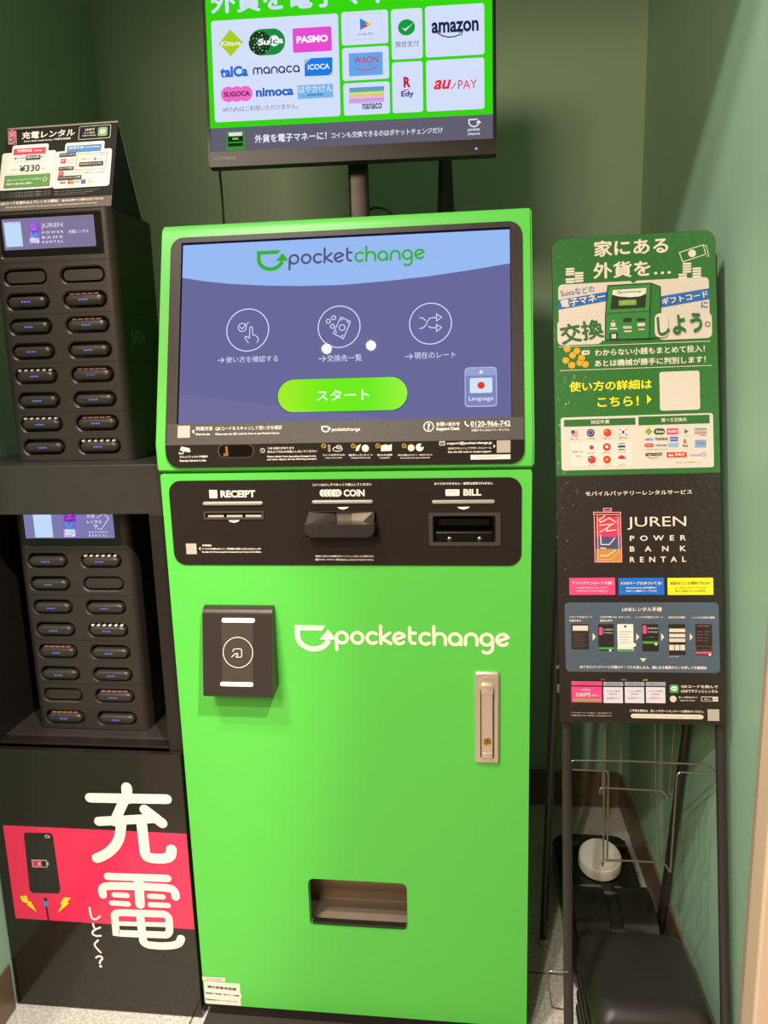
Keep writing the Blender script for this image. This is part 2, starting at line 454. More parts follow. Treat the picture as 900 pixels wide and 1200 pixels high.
# beige jamb at the front edge of the right wall
bm = NB(); box(bm, (XR-.002, -.122, 0), (.70, -.1185, CEIL), .001)
structure(bm_obj('trim_1', bm, mat('#9A8577', rough=.55, noise=.03, nscale=30)))
xq = (Plane((0, -.17, 0), (0, -1, 0)).hit(897, 980).x+Plane((0, -.17, 0), (0, -1, 0)).hit(886, 1195).x)/2
bm = NB(); box(bm, (xq, -.17, 0), (.82, -.1225, CEIL), .004); structure(bm_obj('trim_2', bm, mat('#EBCDB4', rough=.5)))
SKIRT = mat('#806C56', rough=.4, metal=.4, noise=.12, nscale=14, stretch=(.4, .4, 30), name='bronze_skirting')
bm = NB(); box(bm, (-.716, YB-.012, 0), (XR-.006, YB-.0005, .098), .001); structure(bm_obj('baseboard_back', bm, SKIRT))
bm = NB(); box(bm, (XR-.006, -.116, 0), (XR-.0005, YB-.013, .098), .001); structure(bm_obj('baseboard_right', bm, SKIRT))
quadslab('baseboard_left', [(-.664, -.55, 0), (-.664, -.55, .098), (-.6858, -.002, .098), (-.6858, -.002, 0)], (1, 0, 0), .005, SKIRT)

# ================================================================== exchange kiosk
kiosk = thing('exchange_kiosk', 'tall bright green currency exchange kiosk with a large touch screen', 'kiosk', (0, .22, 0))
KD = Plane((0, 0, 0), (0, -1, 0))
T0 = math.atan2(.098, .352)
KT = Plane((0, -.003, 1.100), (0, -math.cos(T0), math.sin(T0)))
KL = Plane((0, -.003, 1.100), (0, -1, 0))
HW = .300
def U(pl, x, y): return tuple(pl.uv(x, y))
# openings of the door, traced in door coordinates
def opening(x0, y0, x1, y1, r=.003, n=3):
    a, b = KD.uv(x0, y0), KD.uv(x1, y1); return rrect_pts(a.x, a.y, b.x, b.y, r, n)
H_COIN = opening(360, 597, 442, 631); H_BILL = opening(504, 602, 585, 637.5); H_REC = opening(240.5, 600, 309, 607, .0015)
a, b = KD.uv(360.5, 1029), KD.uv(478, 1092); yb2 = KD.uv(362, 1088)
H_DISP = rrect_pts(a.x, (KD.uv(478, 1092).y+KD.uv(362, 1086).y)/2, b.x, (a.y+KD.uv(478, 1036).y)/2, .011, 5)
bm = NB(); plate(bm, KD, rrect_pts(-HW, .04, HW, 1.0515, .004, 2), [H_COIN, H_BILL, H_REC, H_DISP], -.016, 0)
door = bm_obj('door', bm, GREEN, kiosk)
bm = NB(); box(bm, (-HW, .0165, .04), (HW, .47, 1.0515), .002)
# the tub behind the openings is cut by leaving the front of the body open
body = None
bm.free()
bm = NB()
box(bm, (-HW, .0165, .04), (-HW+.012, .47, 1.0515)); box(bm, (HW-.012, .0165, .04), (HW, .47, 1.0515))
box(bm, (-HW+.0125, .455, .04), (HW-.0125, .47, 1.0515)); box(bm, (-HW+.0125, .0165, .04), (HW-.0125, .4545, .05)); box(bm, (-HW+.0125, .0165, 1.041), (HW-.0125, .4545, 1.0515))
bm_obj('lower_body', bm, GREEN, kiosk)
bm = NB(); box(bm, (-HW+.004, .012, .008), (HW-.004, .46, .0395), .001)
bm_obj('plinth', bm, BLACKM, kiosk)
bm = NB(); box(bm, (-HW-.002, -.05, .0005), (HW+.002, .46, .0075), .002)
bm_obj('base_plate', bm, mat('#57504A', rough=.45, metal=.4, name='grey_base_steel'), kiosk)
# upper housing: lip, tilted face, rounded top edge
tp = KT.w(0, .366)
prof = [(-.003, 1.058), (-.003, 1.100), (tp.y-.004, tp.z-.014), (tp.y-.001, tp.z-.005), (tp.y+.004, tp.z+.0005), (tp.y+.012, tp.z+.002), (.455, tp.z+.002), (.465, tp.z-.01), (.465, 1.058), (.455, 1.053), (.005, 1.053)]
bm = NB(); prism(bm, prof, -.303, .303)
bmesh.ops.recalc_face_normals(bm, faces=bm.faces)
es = [e for e in bm.edges if all(abs(abs(v.co.x)-.303) < 1e-5 for v in e.verts) and len(set(round(v.co.x, 3) for v in e.verts)) == 1 and min(v.co.y for v in e.verts) < .3 and len(e.link_faces) == 2 and any(abs(f.normal.x) < .5 for f in e.link_faces) and any(abs(f.normal.x) > .5 for f in e.link_faces)]
bmesh.ops.bevel(bm, geom=es, offset=.003, segments=2, affect='EDGES')
bm_obj('upper_housing', bm, GREEN, kiosk, smooth=35)
# black surround on the tilted face and on the lip
a, b, c, d = KT.uv(199, 280), KT.uv(611, 260), KT.uv(197, 515), KT.uv(614.5, 513)
s0, s1, s2, s3 = KT.uv(214, 286), KT.uv(597.5, 267), KT.uv(599, 489), KT.uv(209.5, 500)
bx0, bx1 = (a.x+c.x)/2, (b.x+d.x)/2
SX0, SX1, SY0, SY1 = -.266, .2695, (s2.y+s3.y)/2, (s0.y+s1.y)/2
bm = NB(); plate(bm, KT, rrect_pts(bx0, .0006, bx1, (a.y+b.y)/2, .021, 6, (0, 0, 1, 1)), [rrect_pts(SX0, SY0, SX1, SY1, 0)], .0002, .0035)
bez = bm_obj('screen_bezel', bm, mat('#2E2622', rough=.42, bump=.1, bscale=1400, spec=.3, name='speckled_black_glass'), kiosk)
A = Art(KT, .0036)
W = WHITE
# strip under the screen
A.rect(197, 497.5, 613.5, 515.5, mat('#39322C', rough=.45, bump=.2, bscale=1200), lay=0)
A.text('利用方法', 230.5, 503, 250, 502.5, W, bold=.02); A.text('How to use', 230.5, 509.5, 247, 509, W, bold=.03)
A.text('QRコードをスキャンして使い方を確認', 253.5, 503, 331, 501.5, W, h=5, bold=.01)
A.text('Please scan the QR code for how to use Pocket Change', 253.5, 509.5, 328, 508.3, W, h=3.2, bold=.02)
A.rect(209.5, 499.5, 223.5, 513.5, mat('#B9AFA3', rough=.5))
A.poly([(228.5, 503.5), (225.8, 506.3), (228.5, 509)], W)
mark(A, 377, 388, 503.5, W, w=.2); monotext(A, 'pocketchange', 389.5, 422.5, 505.5, W, w=.26)
A.ring(502.5, 500.5, 5.6, 1.1, W); A.text('?', 501, 500.5, 504.2, 500.5, W, bold=.03)
A.text('お問い合わせ', 511.5, 497.8, 539, 497, W, h=5, bold=.03); A.text('Support Desk', 511.5, 503.8, 539, 502.8, W, h=5, bold=.03)
A.text('0120-966-742', 551.5, 497.6, 598, 496, W, h=6.3, bold=.015)
A.stroke([(545, 495), (545.5, 497.5), (548, 499.8), (549.3, 499.3)], 1.5, W)
A.stroke([(552, 501.4), (598, 500.2)], .4, W)
A.text('お困りのときはフリーダイヤル', 552.5, 505, 597, 503.8, W, h=3, bold=.02)
A.build('instruction_strip', bez, 'dark strip of white help text under the kiosk screen')
# lip
a, b = KL.uv(196.5, 517), KL.uv(612.5, 543.5); q = KL.uv(200, 547)
bm = NB(); plate(bm, KL, rrect_pts(bx0, (b.y+q.y)/2, bx1, -.0006, .021, 6, (1, 1, 0, 0)), [], .0002, .0035)
lip = bm_obj('lip_panel', bm, BLACKP, kiosk)
A = Art(KL, .0036)
# camera glyph
A.poly([(213.5, 523), (223.5, 525), (222, 529.5), (212, 527.5)], W); A.poly([(222.5, 527.5), (224.5, 527.2), (223.5, 529.8), (221.7, 529.5)], W)
A.stroke([(216, 529), (215.5, 531.3), (211.5, 531)], 1, W); A.stroke([(211.3, 529.8), (211.3, 532)], .8, W)
A.text('セキュリティカメラ作動中', 211.5, 535, 244.5, 534.7, W, h=2.7, bold=.03); A.text('Security Camera in Use', 211.5, 539.8, 242.5, 539.5, W, h=3, bold=.03)
a = KL.uv(255.5, 520); b = KL.uv(299, 536)
A.polyuv(rrect_pts(a.x, a.y, b.x, b.y, abs(a.y-b.y)*.47, 6), mat('#6B6259', rough=.3, metal=.5))
a = KL.uv(257, 521.2); b = KL.uv(297.6, 535)
A.polyuv(rrect_pts(a.x, a.y, b.x, b.y, abs(a.y-b.y)*.47, 6), mat('#120D0A', rough=.08), lay=2)
A.rect(265, 523, 268.5, 534, mat('#9C6A2C', rough=.4), lay=3); A.rect(263, 531, 265.3, 534, mat('#9C6A2C', rough=.4), lay=3)
A.ring(308.5, 527.5, 2.5, .5, W); A.text('!', 308, 527.5, 309, 527.5, W, h=3)
A.text('つまる恐れがあります', 314, 525, 345.5, 524.6, W, h=2.7, bold=.03); A.text('次のようなものは投入しないでください', 314, 529.3, 372, 528.2, W, h=2.9, bold=.03)
A.text('Please refrain from depositing damaged coins', 314, 535.2, 371, 534, W, h=2.7, bold=.03); A.text('and other objects. See the following examples', 314, 538.6, 371.5, 537.2, W, h=2.5, bold=.03)
YEL = mat('#D8A827', rough=.5)
for i, x in enumerate((380, 414.5, 443, 474)):
    A.ring(x, 522.2-.02*i, 2.4, .7, YEL); A.stroke([(x-1.6, 520.6), (x+1.6, 523.8)], .7, YEL)
A.rect(385, 521, 387.6, 529, W, r=1); A.rect(385.6, 521.7, 387, 528.3, BLACKP, r=.6, lay=2); A.ring(396, 526, 5.5, .8, W, ry=2.4); A.ring(397.5, 523.6, 3.2, .7, W, ry=2)
A.poly([(417, 528), (418.5, 522.5), (423.5, 520), (420.5, 528)], W); A.disk(428.5, 525, 4.2, W)
A.poly([(446.5, 522), (452, 520.5), (456, 521.5), (459.5, 520), (459.3, 528), (446.8, 528.5)], W)
A.disk(482, 524.5, 4, W); A.disk(492, 524, 4.6, W); A.disk(494.5, 522, 1.7, BLACKP, lay=2)
for t, u, x0, x1 in (('コイン以外のもの', 'Any non-coin', 378.5, 404.5), ('変形したコイン', 'Damaged and deformed coins', 409, 437.5), ('破れのある紙幣', 'Damaged bills', 442.5, 460), ('汚れや傷んだコイン・ぬれたコイン', 'Coins with grime, dirty, sticky or foreign bodies', 466.5, 507)):
    A.text(t, x0, 533.2, x1, 532.4, W, h=2.4, bold=.03); A.text(u, x0+3, 536.6, x1-3, 536, W, h=1.8, bold=.03)
A.frame(515.3, 517.2, 521.3, 521.3, .7, W); A.stroke([(515.3, 517.3), (518.3, 519.6), (521.3, 517.2)], .5, W)
A.text('support@pocket-change.jp', 523.8, 519.5, 576.5, 518.6, W, h=4, bold=.03)
A.text('QRをスキャンしてサポートにメール', 525, 525.3, 576, 524.4, W, h=3, bold=.03); A.text('Scan the QR code to contact support', 525, 529.7, 575.5, 528.8, W, h=3, bold=.03)
A.poly([(578.2, 520.5), (580.6, 522.6), (578.2, 524.6)], W); A.rect(582, 515.8, 598, 530, mat('#B9AFA3', rough=.5))
A.rect(551.5, 532.8, 598, 537.6, WHITE)
A.text('0774-1667-001', 558, 535.2, 584, 534.8, mat('#A59C92', rough=.5), h=2.2, lay=2)
A.build('instruction_print', lip, 'white warning pictograms and text on the black lip')
# touch screen
A = Art(KT, .0006); A.lay = 0
def rectuv(A, x0, y0, x1, y1, m, lay): A.polyuv([(x0, y0), (x1, y0), (x1, y1), (x0, y1)], m, lay)
rectuv(A, SX0, SY0, SX1, SY1, E('#12143A'), 0)
ix0, ix1, iy0, iy1 = SX0+.002, SX1-.001, SY0+.001, SY1-.003
def SS(x, y): return tuple(KT.uv(x, y))
rectuv(A, ix0, iy0, ix1, iy1, E('#67689A'), 1)
cur = [SS(213, 326), SS(240, 330), SS(270, 333), SS(310, 335), SS(355, 335.5), SS(400, 334.3), SS(450, 330), SS(500, 324.5), SS(550, 317), SS(597, 309)]
cur[0] = (ix0, cur[0][1]); cur[-1] = (ix1, cur[-1][1])
A.polyuv(cur+[(ix1, iy1), (ix0, iy1)], E('#98BAF4'), 2)
LB = E('#DCE6FF')
A.stroke([(256, 422.5), (262.5, 422.3)], .8, LB, lay=2); A.stroke([(259.8, 419.5), (262.8, 422.3), (260, 425.2)], .8, LB, lay=2)
A.text('使い方を確認する', 265, 422.2, 326, 420, LB, h=7, lay=2)
A.stroke([(373.5, 420.8), (381.5, 420.6)], .8, LB, lay=2); A.stroke([(378.5, 417.6), (381.6, 420.6), (378.5, 423.8)], .8, LB, lay=2)
A.text('交換先一覧', 383.5, 420.4, 424, 419, LB, h=8, lay=2)
A.stroke([(475, 418.2), (483.2, 417.8)], .8, LB, lay=2); A.stroke([(480.3, 415), (483.4, 417.8), (480.5, 421)], .8, LB, lay=2)
A.text('現在のレート', 485.5, 417, 534, 415.6, LB, h=8, lay=2)
scr = A.build('touch_screen', kiosk, 'lit touch screen with a blue and violet menu')
A = Art(KT, .0006); A.lay = 4
SG = E('#38B030'); SD = E('#54557E')
mark(A, 300.5, 336, 306.5, SG, lay=4); monotext(A, 'pocket', 338.5, 413.5, 309.5, SD, w=.2, lay=4); monotext(A, 'change', 415.5, 498, 306.3, SG, w=.2, lay=4)
A.build('screen_logo', scr, 'green and violet wordmark at the top of the screen')
def icon(cx, cy, fn):
    A = Art(KT, .0006); A.ring(cx, cy, 24.5, 1.1, LB, lay=2, n=48); fn(A, cx, cy); A.build('menu_icon', scr)
def i_hand(A, x, y):
    A.ring(x-6.3, y-3, 4.7, .9, LB, lay=2); A.stroke([(x-9, y-3.5), (x-6.5, y-1.3), (x+1, y-9)], .9, LB, lay=2)
    A.stroke([(x+.8, y+15), (x-3.5, y+9), (x-2, y+7.5), (x+2, y+9.5), (x+2.7, y-3), (x+4.5, y-3.8), (x+5.7, y-2.3), (x+6, y+5.5), (x+11, y+7.5), (x+12.6, y+11), (x+11, y+15)], .9, LB, lay=2)
def i_note(A, x, y):
    for dx, dy in ((-12.5, -6.5), (-6.3, -10.5), (-7.8, -.5)): A.ring(x+dx, y+dy, 2.3, 1, LB, lay=2)
    q = [(x+2.2, y-11.5), (x+13.4, y-6), (x+5, y+14), (x-6.8, y+7.7)]
    A.stroke(q, .9, LB, closed=True, lay=2); A.ring(x+3.5, y+1, 3.4, .9, LB, lay=2)
    A.stroke([(x+1, y-8.3), (x+4, y-8), (x+4.6, y-10.4)], .7, LB, lay=2); A.stroke([(x+9.5, y-8), (x+9.8, y-5), (x+12.2, y-3.5)], .7, LB, lay=2)
    A.stroke([(x-4.5, y+4), (x-3, y+6), (x-4, y+9)], .7, LB, lay=2); A.stroke([(x+2, y+12.5), (x+3.2, y+9.8), (x+6.3, y+10.8)], .7, LB, lay=2)
def i_mix(A, x, y):
    A.stroke([(x-12.5, y-7), (x-8.5, y-6.2), (x-6.3, y-3.8)], 1, LB, lay=2)
    A.stroke([(x-12.5, y+5.8), (x-8.3, y+5), (x-5.2, y+1.5), (x-3.5, y-3), (x-.5, y-6.3), (x+7, y-7.3)], 1, LB, lay=2)
    A.stroke([(x-2.2, y+3.2), (x+.5, y+5), (x+7, y+4.8)], 1, LB, lay=2)
    A.stroke([(x+7, y-11.3), (x+7.2, y-3), (x+13, y-7.5)], .9, LB, closed=True, lay=2); A.stroke([(x+7, y+1), (x+7.2, y+9.3), (x+13, y+4.6)], .9, LB, closed=True, lay=2)
icon(290.5, 387, i_hand); icon(397.5, 383.2, i_note); icon(504.5, 379.5, i_mix)
# start button with its gradient
A = Art(KT, .0006)
a, b = KT.uv(326, 464), KT.uv(477.5, 461.5); hh = abs(KT.uv(400, 443).y-KT.uv(400, 481.5).y)/2; cy = (a.y+b.y)/2
SD2 = [(a.x, cy-hh), (b.x, cy+hh)]
A.polyuv(rrect_pts(a.x-.001, cy-hh-.0012, b.x+.001, cy+hh+.0008, hh, 12), E('#4A4A78'), 2)
A.polyuv(rrect_pts(a.x, cy-hh, b.x, cy+hh, hh*.999, 12), E('#7BE81F'), 3)
A.text('スタート', 371, 464, 433, 462.5, E('#E4F7E0'), h=13, bold=.025, lay=4)
A.build('start_button', scr, 'lit lime green start button')
def button_gradient():
    m = E('#7BE81F'); nt = m.node_tree; b = nt.nodes['Principled BSDF']
    tc = nt.nodes.new('ShaderNodeTexCoord'); sp = nt.nodes.new('ShaderNodeSeparateXYZ'); r = nt.nodes.new('ShaderNodeValToRGB')
    mr = nt.nodes.new('ShaderNodeMapRange'); mr.inputs[1].default_value = SD2[0][0]; mr.inputs[2].default_value = SD2[1][0]
    nt.links.new(tc.outputs['Object'], sp.inputs[0]); nt.links.new(sp.outputs[0], mr.inputs[0]); nt.links.new(mr.outputs[0], r.inputs[0])
    cr = r.color_ramp; cr.elements[0].color = lin('#A4EE28')+(1,); cr.elements[1].color = lin('#98F53C')+(1,)
    e = cr.elements.new(.35); e.color = lin('#72EC12')+(1,); e = cr.elements.new(.7); e.color = lin('#6DEB1A')+(1,)
    nt.links.new(r.outputs[0], b.inputs['Emission Color'])
button_gradient()
A = Art(KT, .0006)
A.rect(544.5, 431, 582.5, 476.5, E('#B9C2E8'), r=4.5, lay=2); A.rect(545.6, 432, 581.5, 475.3, E('#7E86BE'), r=4, lay=3); A.rect(545.6, 432, 581.5, 440, E('#9AA2D2'), r=4, lay=4, which=(0, 0, 1, 1))
A.poly([(561, 438), (566.4, 437.6), (563.6, 433.8)], E('#F0F4FF'), lay=5); A.rect(550.5, 443.5, 577, 460.5, E('#CFE6F7'), r=1.5, lay=4); A.disk(563.7, 452, 4.3, E('#F0352A'), lay=5)
A.text('Language', 549.5, 468.3, 578, 467.3, E('#F2F5FF'), h=6.6, lay=4)
A.build('language_button', scr, 'violet language button with a red and white flag')

# control panel on the door
p0, p1, p2 = KD.uv(200.5, 563), KD.uv(611.5, 559.5), KD.uv(610.5, 663)
CPX0, CPX1, CPY0, CPY1 = -.2865, (p1.x+p2.x)/2, (p2.y+KD.uv(208, 661).y)/2, (p0.y+p1.y)/2
bm = NB(); plate(bm, KD, rrect_pts(CPX0, CPY0, CPX1, CPY1, .02, 7), [H_COIN, H_BILL, H_REC], .0003, .002)
cp = bm_obj('control_panel', bm, BLACKP, kiosk, 'black panel with receipt, coin and bill openings')
A = Art(KD, .0021)
A.rect(245.5, 574, 255.5, 583.5, W, r=.6); 
for y in (576.5, 579, 581.5): A.stroke([(247.5, y), (253.5, y)], .5, mat('#C9B99B', rough=.5), lay=2)
A.text('RECEIPT', 259, 579, 299.5, 578, W, h=8.2, bold=.04)
A.poly([(268, 609), (281.5, 608.7), (279.8, 611), (275, 612.2), (270, 611.2)], W)
for i in range(5): A.disk(379.2+i*4.35, 577.5-.05*i, 4.6, W, lay=1+i); A.ring(379.2+i*4.35, 577.5-.05*i, 4.7, .7, BLACKP, lay=1+i)
A.disk(395.7, 577.3, 4.3, W, lay=7); A.text('10', 393.2, 577.3, 398.2, 577.2, BLACKP, h=4.6, lay=8)
A.text('COIN', 403, 577.6, 427.5, 577.2, W, h=8.2, bold=.04)
A.text('コインは少しずつゆっくり投入してください', 366.5, 568.2, 435.5, 567, W, h=3.3, bold=.03)
A.poly([(395.5, 594), (409, 593.7), (407.3, 595.5), (402.3, 597), (397.5, 595.8)], W)
A.rect(522, 573.2, 538.5, 580.8, W, r=1.2); A.text('1000', 525.5, 576, 534.5, 575.9, mat('#CDBFA8', rough=.5), h=2.5, lay=2)
A.text('BILL', 543, 577, 564, 576.3, W, h=8, bold=.04)
A.text('おつりはできません・紙幣は返却されません', 509, 566.5, 577.5, 566, W, h=3.2, bold=.03)
A.poly([(536, 593.8), (550.5, 593.4), (548.6, 595.4), (543.4, 596.8), (538, 595.6)], W)
A.rect(218.3, 636.5, 231.5, 649, mat('#B9AFA3', rough=.5)); A.poly([(235.6, 640.5), (233.6, 642.6), (235.6, 644.6)], W)
A.text('利用規約', 237.5, 638.8, 248.5, 638.7, W, h=2.4, bold=.03); A.text('サービスの内容にあたって、利用規約に同意いただいたものとします', 237.5, 642.8, 306.5, 642.6, W, h=2.3, bold=.03)
A.text('By using our service, you agree to be bound by our Terms and Conditions', 237.5, 646.5, 306.5, 646.6, W, h=2.3, bold=.03)
A.text('利用から得られる情報はポケットチェンジ社による提供であり', 370, 651.5, 438.5, 651.3, W, h=2.4, bold=.03); A.text('電子マネーやギフト発行会社によるものではありません', 370, 655.6, 438.5, 655.3, W, h=2.4, bold=.03)
A.text('Design and Service Provided by Pocket Change in Tokyo. Assembled in Japan', 507, 638.6, 580.5, 639, W, h=2, bold=.02)
A.build('control_panel_print', cp)
LBAR = mat('#A39C93', rough=.25, name='frosted_light_bar')
for x0, y0, x1, y1 in ((238.5, 590, 308.5, 589.2), (366, 588.2, 437.5, 587.5), (506.3, 588, 580, 587.4)):
    a, b = KD.uv(x0, y0), KD.uv(x1, y1); m = (a.y+b.y)/2
    bm = NB(); pill(bm, KD, stad((a.x+b.x)/2, m, b.x-a.x, .0062, 6), [(.0021, 0), (.004, 0), (.0052, .0008), (.0056, .002)]); bm_obj('light_bar', bm, LBAR, kiosk, smooth=50)
# receipt slot
a, b = KD.uv(240.5, 600), KD.uv(309, 607)
bm = NB(); plate(bm, KD, rrect_pts(a.x-.0015, b.y-.0015, b.x+.0015, a.y+.0015, .0015, 2), [rrect_pts(a.x+.001, b.y+.001, b.x-.001, a.y-.001, .001, 2)], .0021, .0042)
obox(bm, KD, a.x-.001, b.y-.001, b.x+.001, a.y+.001, -.02, -.0165)
plate(bm, KD, rrect_pts(a.x+.0002, b.y+.0002, b.x-.0002, a.y-.0002, .0012, 2), [rrect_pts(a.x+.0012, b.y+.0012, b.x-.0012, a.y-.0012, .001, 2)], -.0164, .002)
rs = bm_obj('receipt_slot', bm, mat('#48403A', rough=.4), kiosk)
bm = NB(); w3 = (b.x-a.x)/3
for i in range(3): obox(bm, KD, a.x+.004+i*w3*.97, b.y+.0018, a.x+(i+1)*w3*.97-.001, b.y+.0052, -.003, -.001)
bm_obj('receipt_paper', bm, WHITE, rs, 'white strip of receipt paper in the slot')
# coin hopper
a, b = KD.uv(360, 597), KD.uv(442, 631)
X0, X1, ZT, ZB = a.x, b.x, a.y, b.y
bm = NB(); d = .028; zl = ZB+.0275
box(bm, (X0-.001, -.0022, ZB-.001), (X1+.001, .012, ZB+.004)); 
V = lambda *p: bm.verts.new(p)
def quad(*ps, mi=0): f = bm.faces.new([V(*p) for p in ps]); f.material_index = mi; return f
cx0, cx1 = X0+.046, X0+.072
FL = [(X0+.002, -d, zl), (X1-.002, -d, zl)]; BL = [(X0+.002, .001, ZT-.002), (X1-.002, .001, ZT-.002)]
quad(FL[0], (cx0, -.004, ZB+.012), (cx0, .006, ZT-.004), BL[0], mi=1)
quad((cx1, -.004, ZB+.012), FL[1], BL[1], (cx1, .006, ZT-.004), mi=1)
quad((cx0, .006, ZB+.012), (cx1, .006, ZB+.012), (cx1, .006, ZT-.004), (cx0, .006, ZT-.004), mi=2)
quad(FL[0], FL[1], (cx1, -.004, ZB+.012), (cx0, -.004, ZB+.012), mi=1)
quad((cx0, -.004, ZB+.012), (cx1, -.004, ZB+.012), (cx1, .006, ZB+.012), (cx0, .006, ZB+.012), mi=1)
for s, x in ((0, X0), (1, X1)):
    xx = x+.002 if s == 0 else x-.002
    quad((xx, -d, zl), (xx, -.002, ZT-.002), (xx, -.002, ZB+.002), (xx, -d, ZB+.008))
box(bm, (X0+.001, -.002, ZT-.004), (X1-.001, .012, ZT-.001))
prof = rrect_pts(X0, ZB+.009, X1, zl+.0015, .012, 5, (1, 1, 0, 0))
loft(bm, [[Vector((p[0], -d+.0005, p[1])) for p in prof], [Vector((p[0], -d-.002, p[1])) for p in prof], [Vector((p[0]*.995+.005*(X0+X1)/2, -d-.003, p[1]*.995+.005*zl)) for p in prof]])
loft(bm, [[Vector((p[0], -d+.0005, p[1])) for p in prof], [Vector((p[0], .001, p[1])) for p in prof]], cap0=False, cap1=False)
bm_obj('coin_hopper', bm, [mat('#3A3431', rough=.3, metal=.3, name='hopper_dark'), mat('#5E5650', rough=.35, metal=.6, name='hopper_slope'), mat('#8F867D', rough=.3, metal=.3, name='hopper_back')], kiosk, 'grey metal coin hopper with sloping sides')
# bill acceptor
a, b = KD.uv(504, 602), KD.uv(585, 637.5)
bm = NB(); F = rrect_pts(a.x-.002, b.y-.002, b.x+.002, a.y+.002, .002, 2); I = rrect_pts(a.x+.004, b.y+.004, b.x-.006, a.y-.003, .002, 2)
plate(bm, KD, F, [I], .0021, .0045)
plate(bm, KD, rrect_pts(a.x+.0002, b.y+.0002, b.x-.0002, a.y-.0002, .0012, 2), [rrect_pts(a.x+.0012, b.y+.0012, b.x-.0012, a.y-.0012, .001, 2)], -.0164, .002)
bl = bm_obj('bill_acceptor', bm, mat('#4C4641', rough=.35, metal=.3), kiosk, 'dark recessed bill acceptor')
bm = NB(); obox(bm, KD, a.x, b.y, b.x, a.y, -.04, -.035); zc = (a.y+b.y)/2
obox(bm, KD, a.x+.006, b.y+.002, b.x-.008, zc-.005, -.034, -.004, .003); obox(bm, KD, a.x+.01, zc+.002, b.x-.012, a.y-.01, -.034, -.012, .003)
obox(bm, KD, a.x+.002, b.y+.001, a.x+.006, a.y-.001, -.034, .001); obox(bm, KD, b.x-.009, b.y+.001, b.x-.006, a.y-.001, -.034, .001)
bm_obj('bill_mouth', bm, mat('#0E0C0B', rough=.2, name='gloss_black'), bl)
for k in (.28, .72):
    bm = NB(); disc(bm, KD.w(a.x+(b.x-a.x)*k, b.y+.007, -.004), (0, -1, 0), [(.004, 0), (.004, .0012), (.003, .002)], 14); bm_obj('screw', bm, STEEL, bl, smooth=40)
# contactless reader: wedge hood
a = KD.uv(240, 708); b = KD.uv(322, 709.5); c = KD.uv(327, 806); RX0, RX1, RZT, RZB = a.x+.001, b.x-.0005, (a.y+b.y)/2, c.y
D = .040
prof = [(-.0005, RZT)]+[(-.0035-.014*math.sin(PI/2*i/8), RZT-.012+.012*math.cos(PI/2*i/8)) for i in range(9)]+[(-D, RZB+.002), (-D+.001, RZB), (-.0005, RZB+.006)]
bm = NB(); prism(bm, prof, RX0, RX1)
rd = bm_obj('card_reader', bm, mat('#3B322F', rough=.36, metal=.3, name='reader_hood'), kiosk, 'dark wedge shaped contactless card reader', smooth=28)
n = Vector((0, -(RZT-.012-RZB-.002), -(D-.0175))).normalized()
RP = Plane((0, -.0175, RZT-.012), (0, n.y, -n.z if n.z < 0 else n.z))
nn = Vector((0, -1, 0)); dirv = Vector((0, -D+.0175, RZB+.002-RZT+.012)).normalized(); nv = Vector((0, dirv.z, -dirv.y)); nv = nv if nv.y < 0 else -nv
RP = Plane((0, -.0175, RZT-.012), nv)
A = Art(RP, .0002)
A.rect(259.5, 723.5, 297, 806, mat('#453C35', rough=.3), r=3, lay=0)
A.build('reader_plate', rd)
for q in ((260, 724, 298.8, 730), (258.3, 798.8, 297, 804.8)):
    a, b = RP.uv(q[0], q[1]), RP.uv(q[2], q[3]); bm = NB(); pill(bm, RP, rrect_pts(a.x, a.y, b.x, b.y, .003, 4), [(.0004, 0), (.0016, .0003), (.0018, .0012)]); bm_obj('reader_light', bm, mat('#FFF6EC', rough=.35), rd, 'white light strip')
A = Art(RP, .0006); A.ring(279, 764.5, 17.3, .75, W, n=48)
A.stroke([(273.2, 763.5), (273.6, 761.3), (275.2, 760.3), (281.7, 760.2), (283.4, 761.5), (283.5, 768.5), (282, 770.3), (277.5, 769.8), (276.8, 769), (279, 767.2), (278.3, 765.4), (275.5, 766), (271.7, 769.8)], .8, W)
A.build('tap_symbol', rd, 'white tap symbol in a circle')
# swing handle lock
a, b = KD.uv(556, 785.5), KD.uv(585, 893); c = KD.uv(558.5, 892.5)
LX0, LX1, LZ0, LZ1 = (a.x+c.x)/2-.001, b.x, (b.y+c.y)/2, a.y-.001
bm = NB(); pill(bm, KD, rrect_pts(LX0, LZ0, LX1, LZ1, .003, 4), [(.0002, 0), (.004, 0), (.0065, .0028), (.0065, .006)])
lk = bm_obj('door_lock', bm, CHROME, kiosk, 'satin metal swing handle lock', smooth=30)
lw = (LX0+LX1)/2
bm = NB(); pill(bm, KD, rrect_pts(lw-.0105, LZ0+.012, lw+.0105, LZ1-.02, .002, 3), [(.0066, -.001), (.0068, -.001)]); bm_obj('lever_recess', bm, mat('#4A3B30', rough=.6), lk)
bm = NB(); pill(bm, KD, rrect_pts(lw-.0092, LZ0+.0135, lw+.0092, LZ1-.0215, .0015, 3), [(.0068, 0), (.0105, 0), (.0118, .001)])
pill(bm, KD, rrect_pts(lw-.0098, LZ1-.034, lw+.0098, LZ1-.019, .0015, 3), [(.0069, 0), (.0135, 0), (.0145, .002)])
pill(bm, KD, rrect_pts(lw-.0085, LZ0+.0145, lw+.0085, LZ0+.022, .0015, 3), [(.0069, 0), (.013, 0), (.014, .002)])
bm_obj('lever', bm, CHROME, lk, smooth=30)
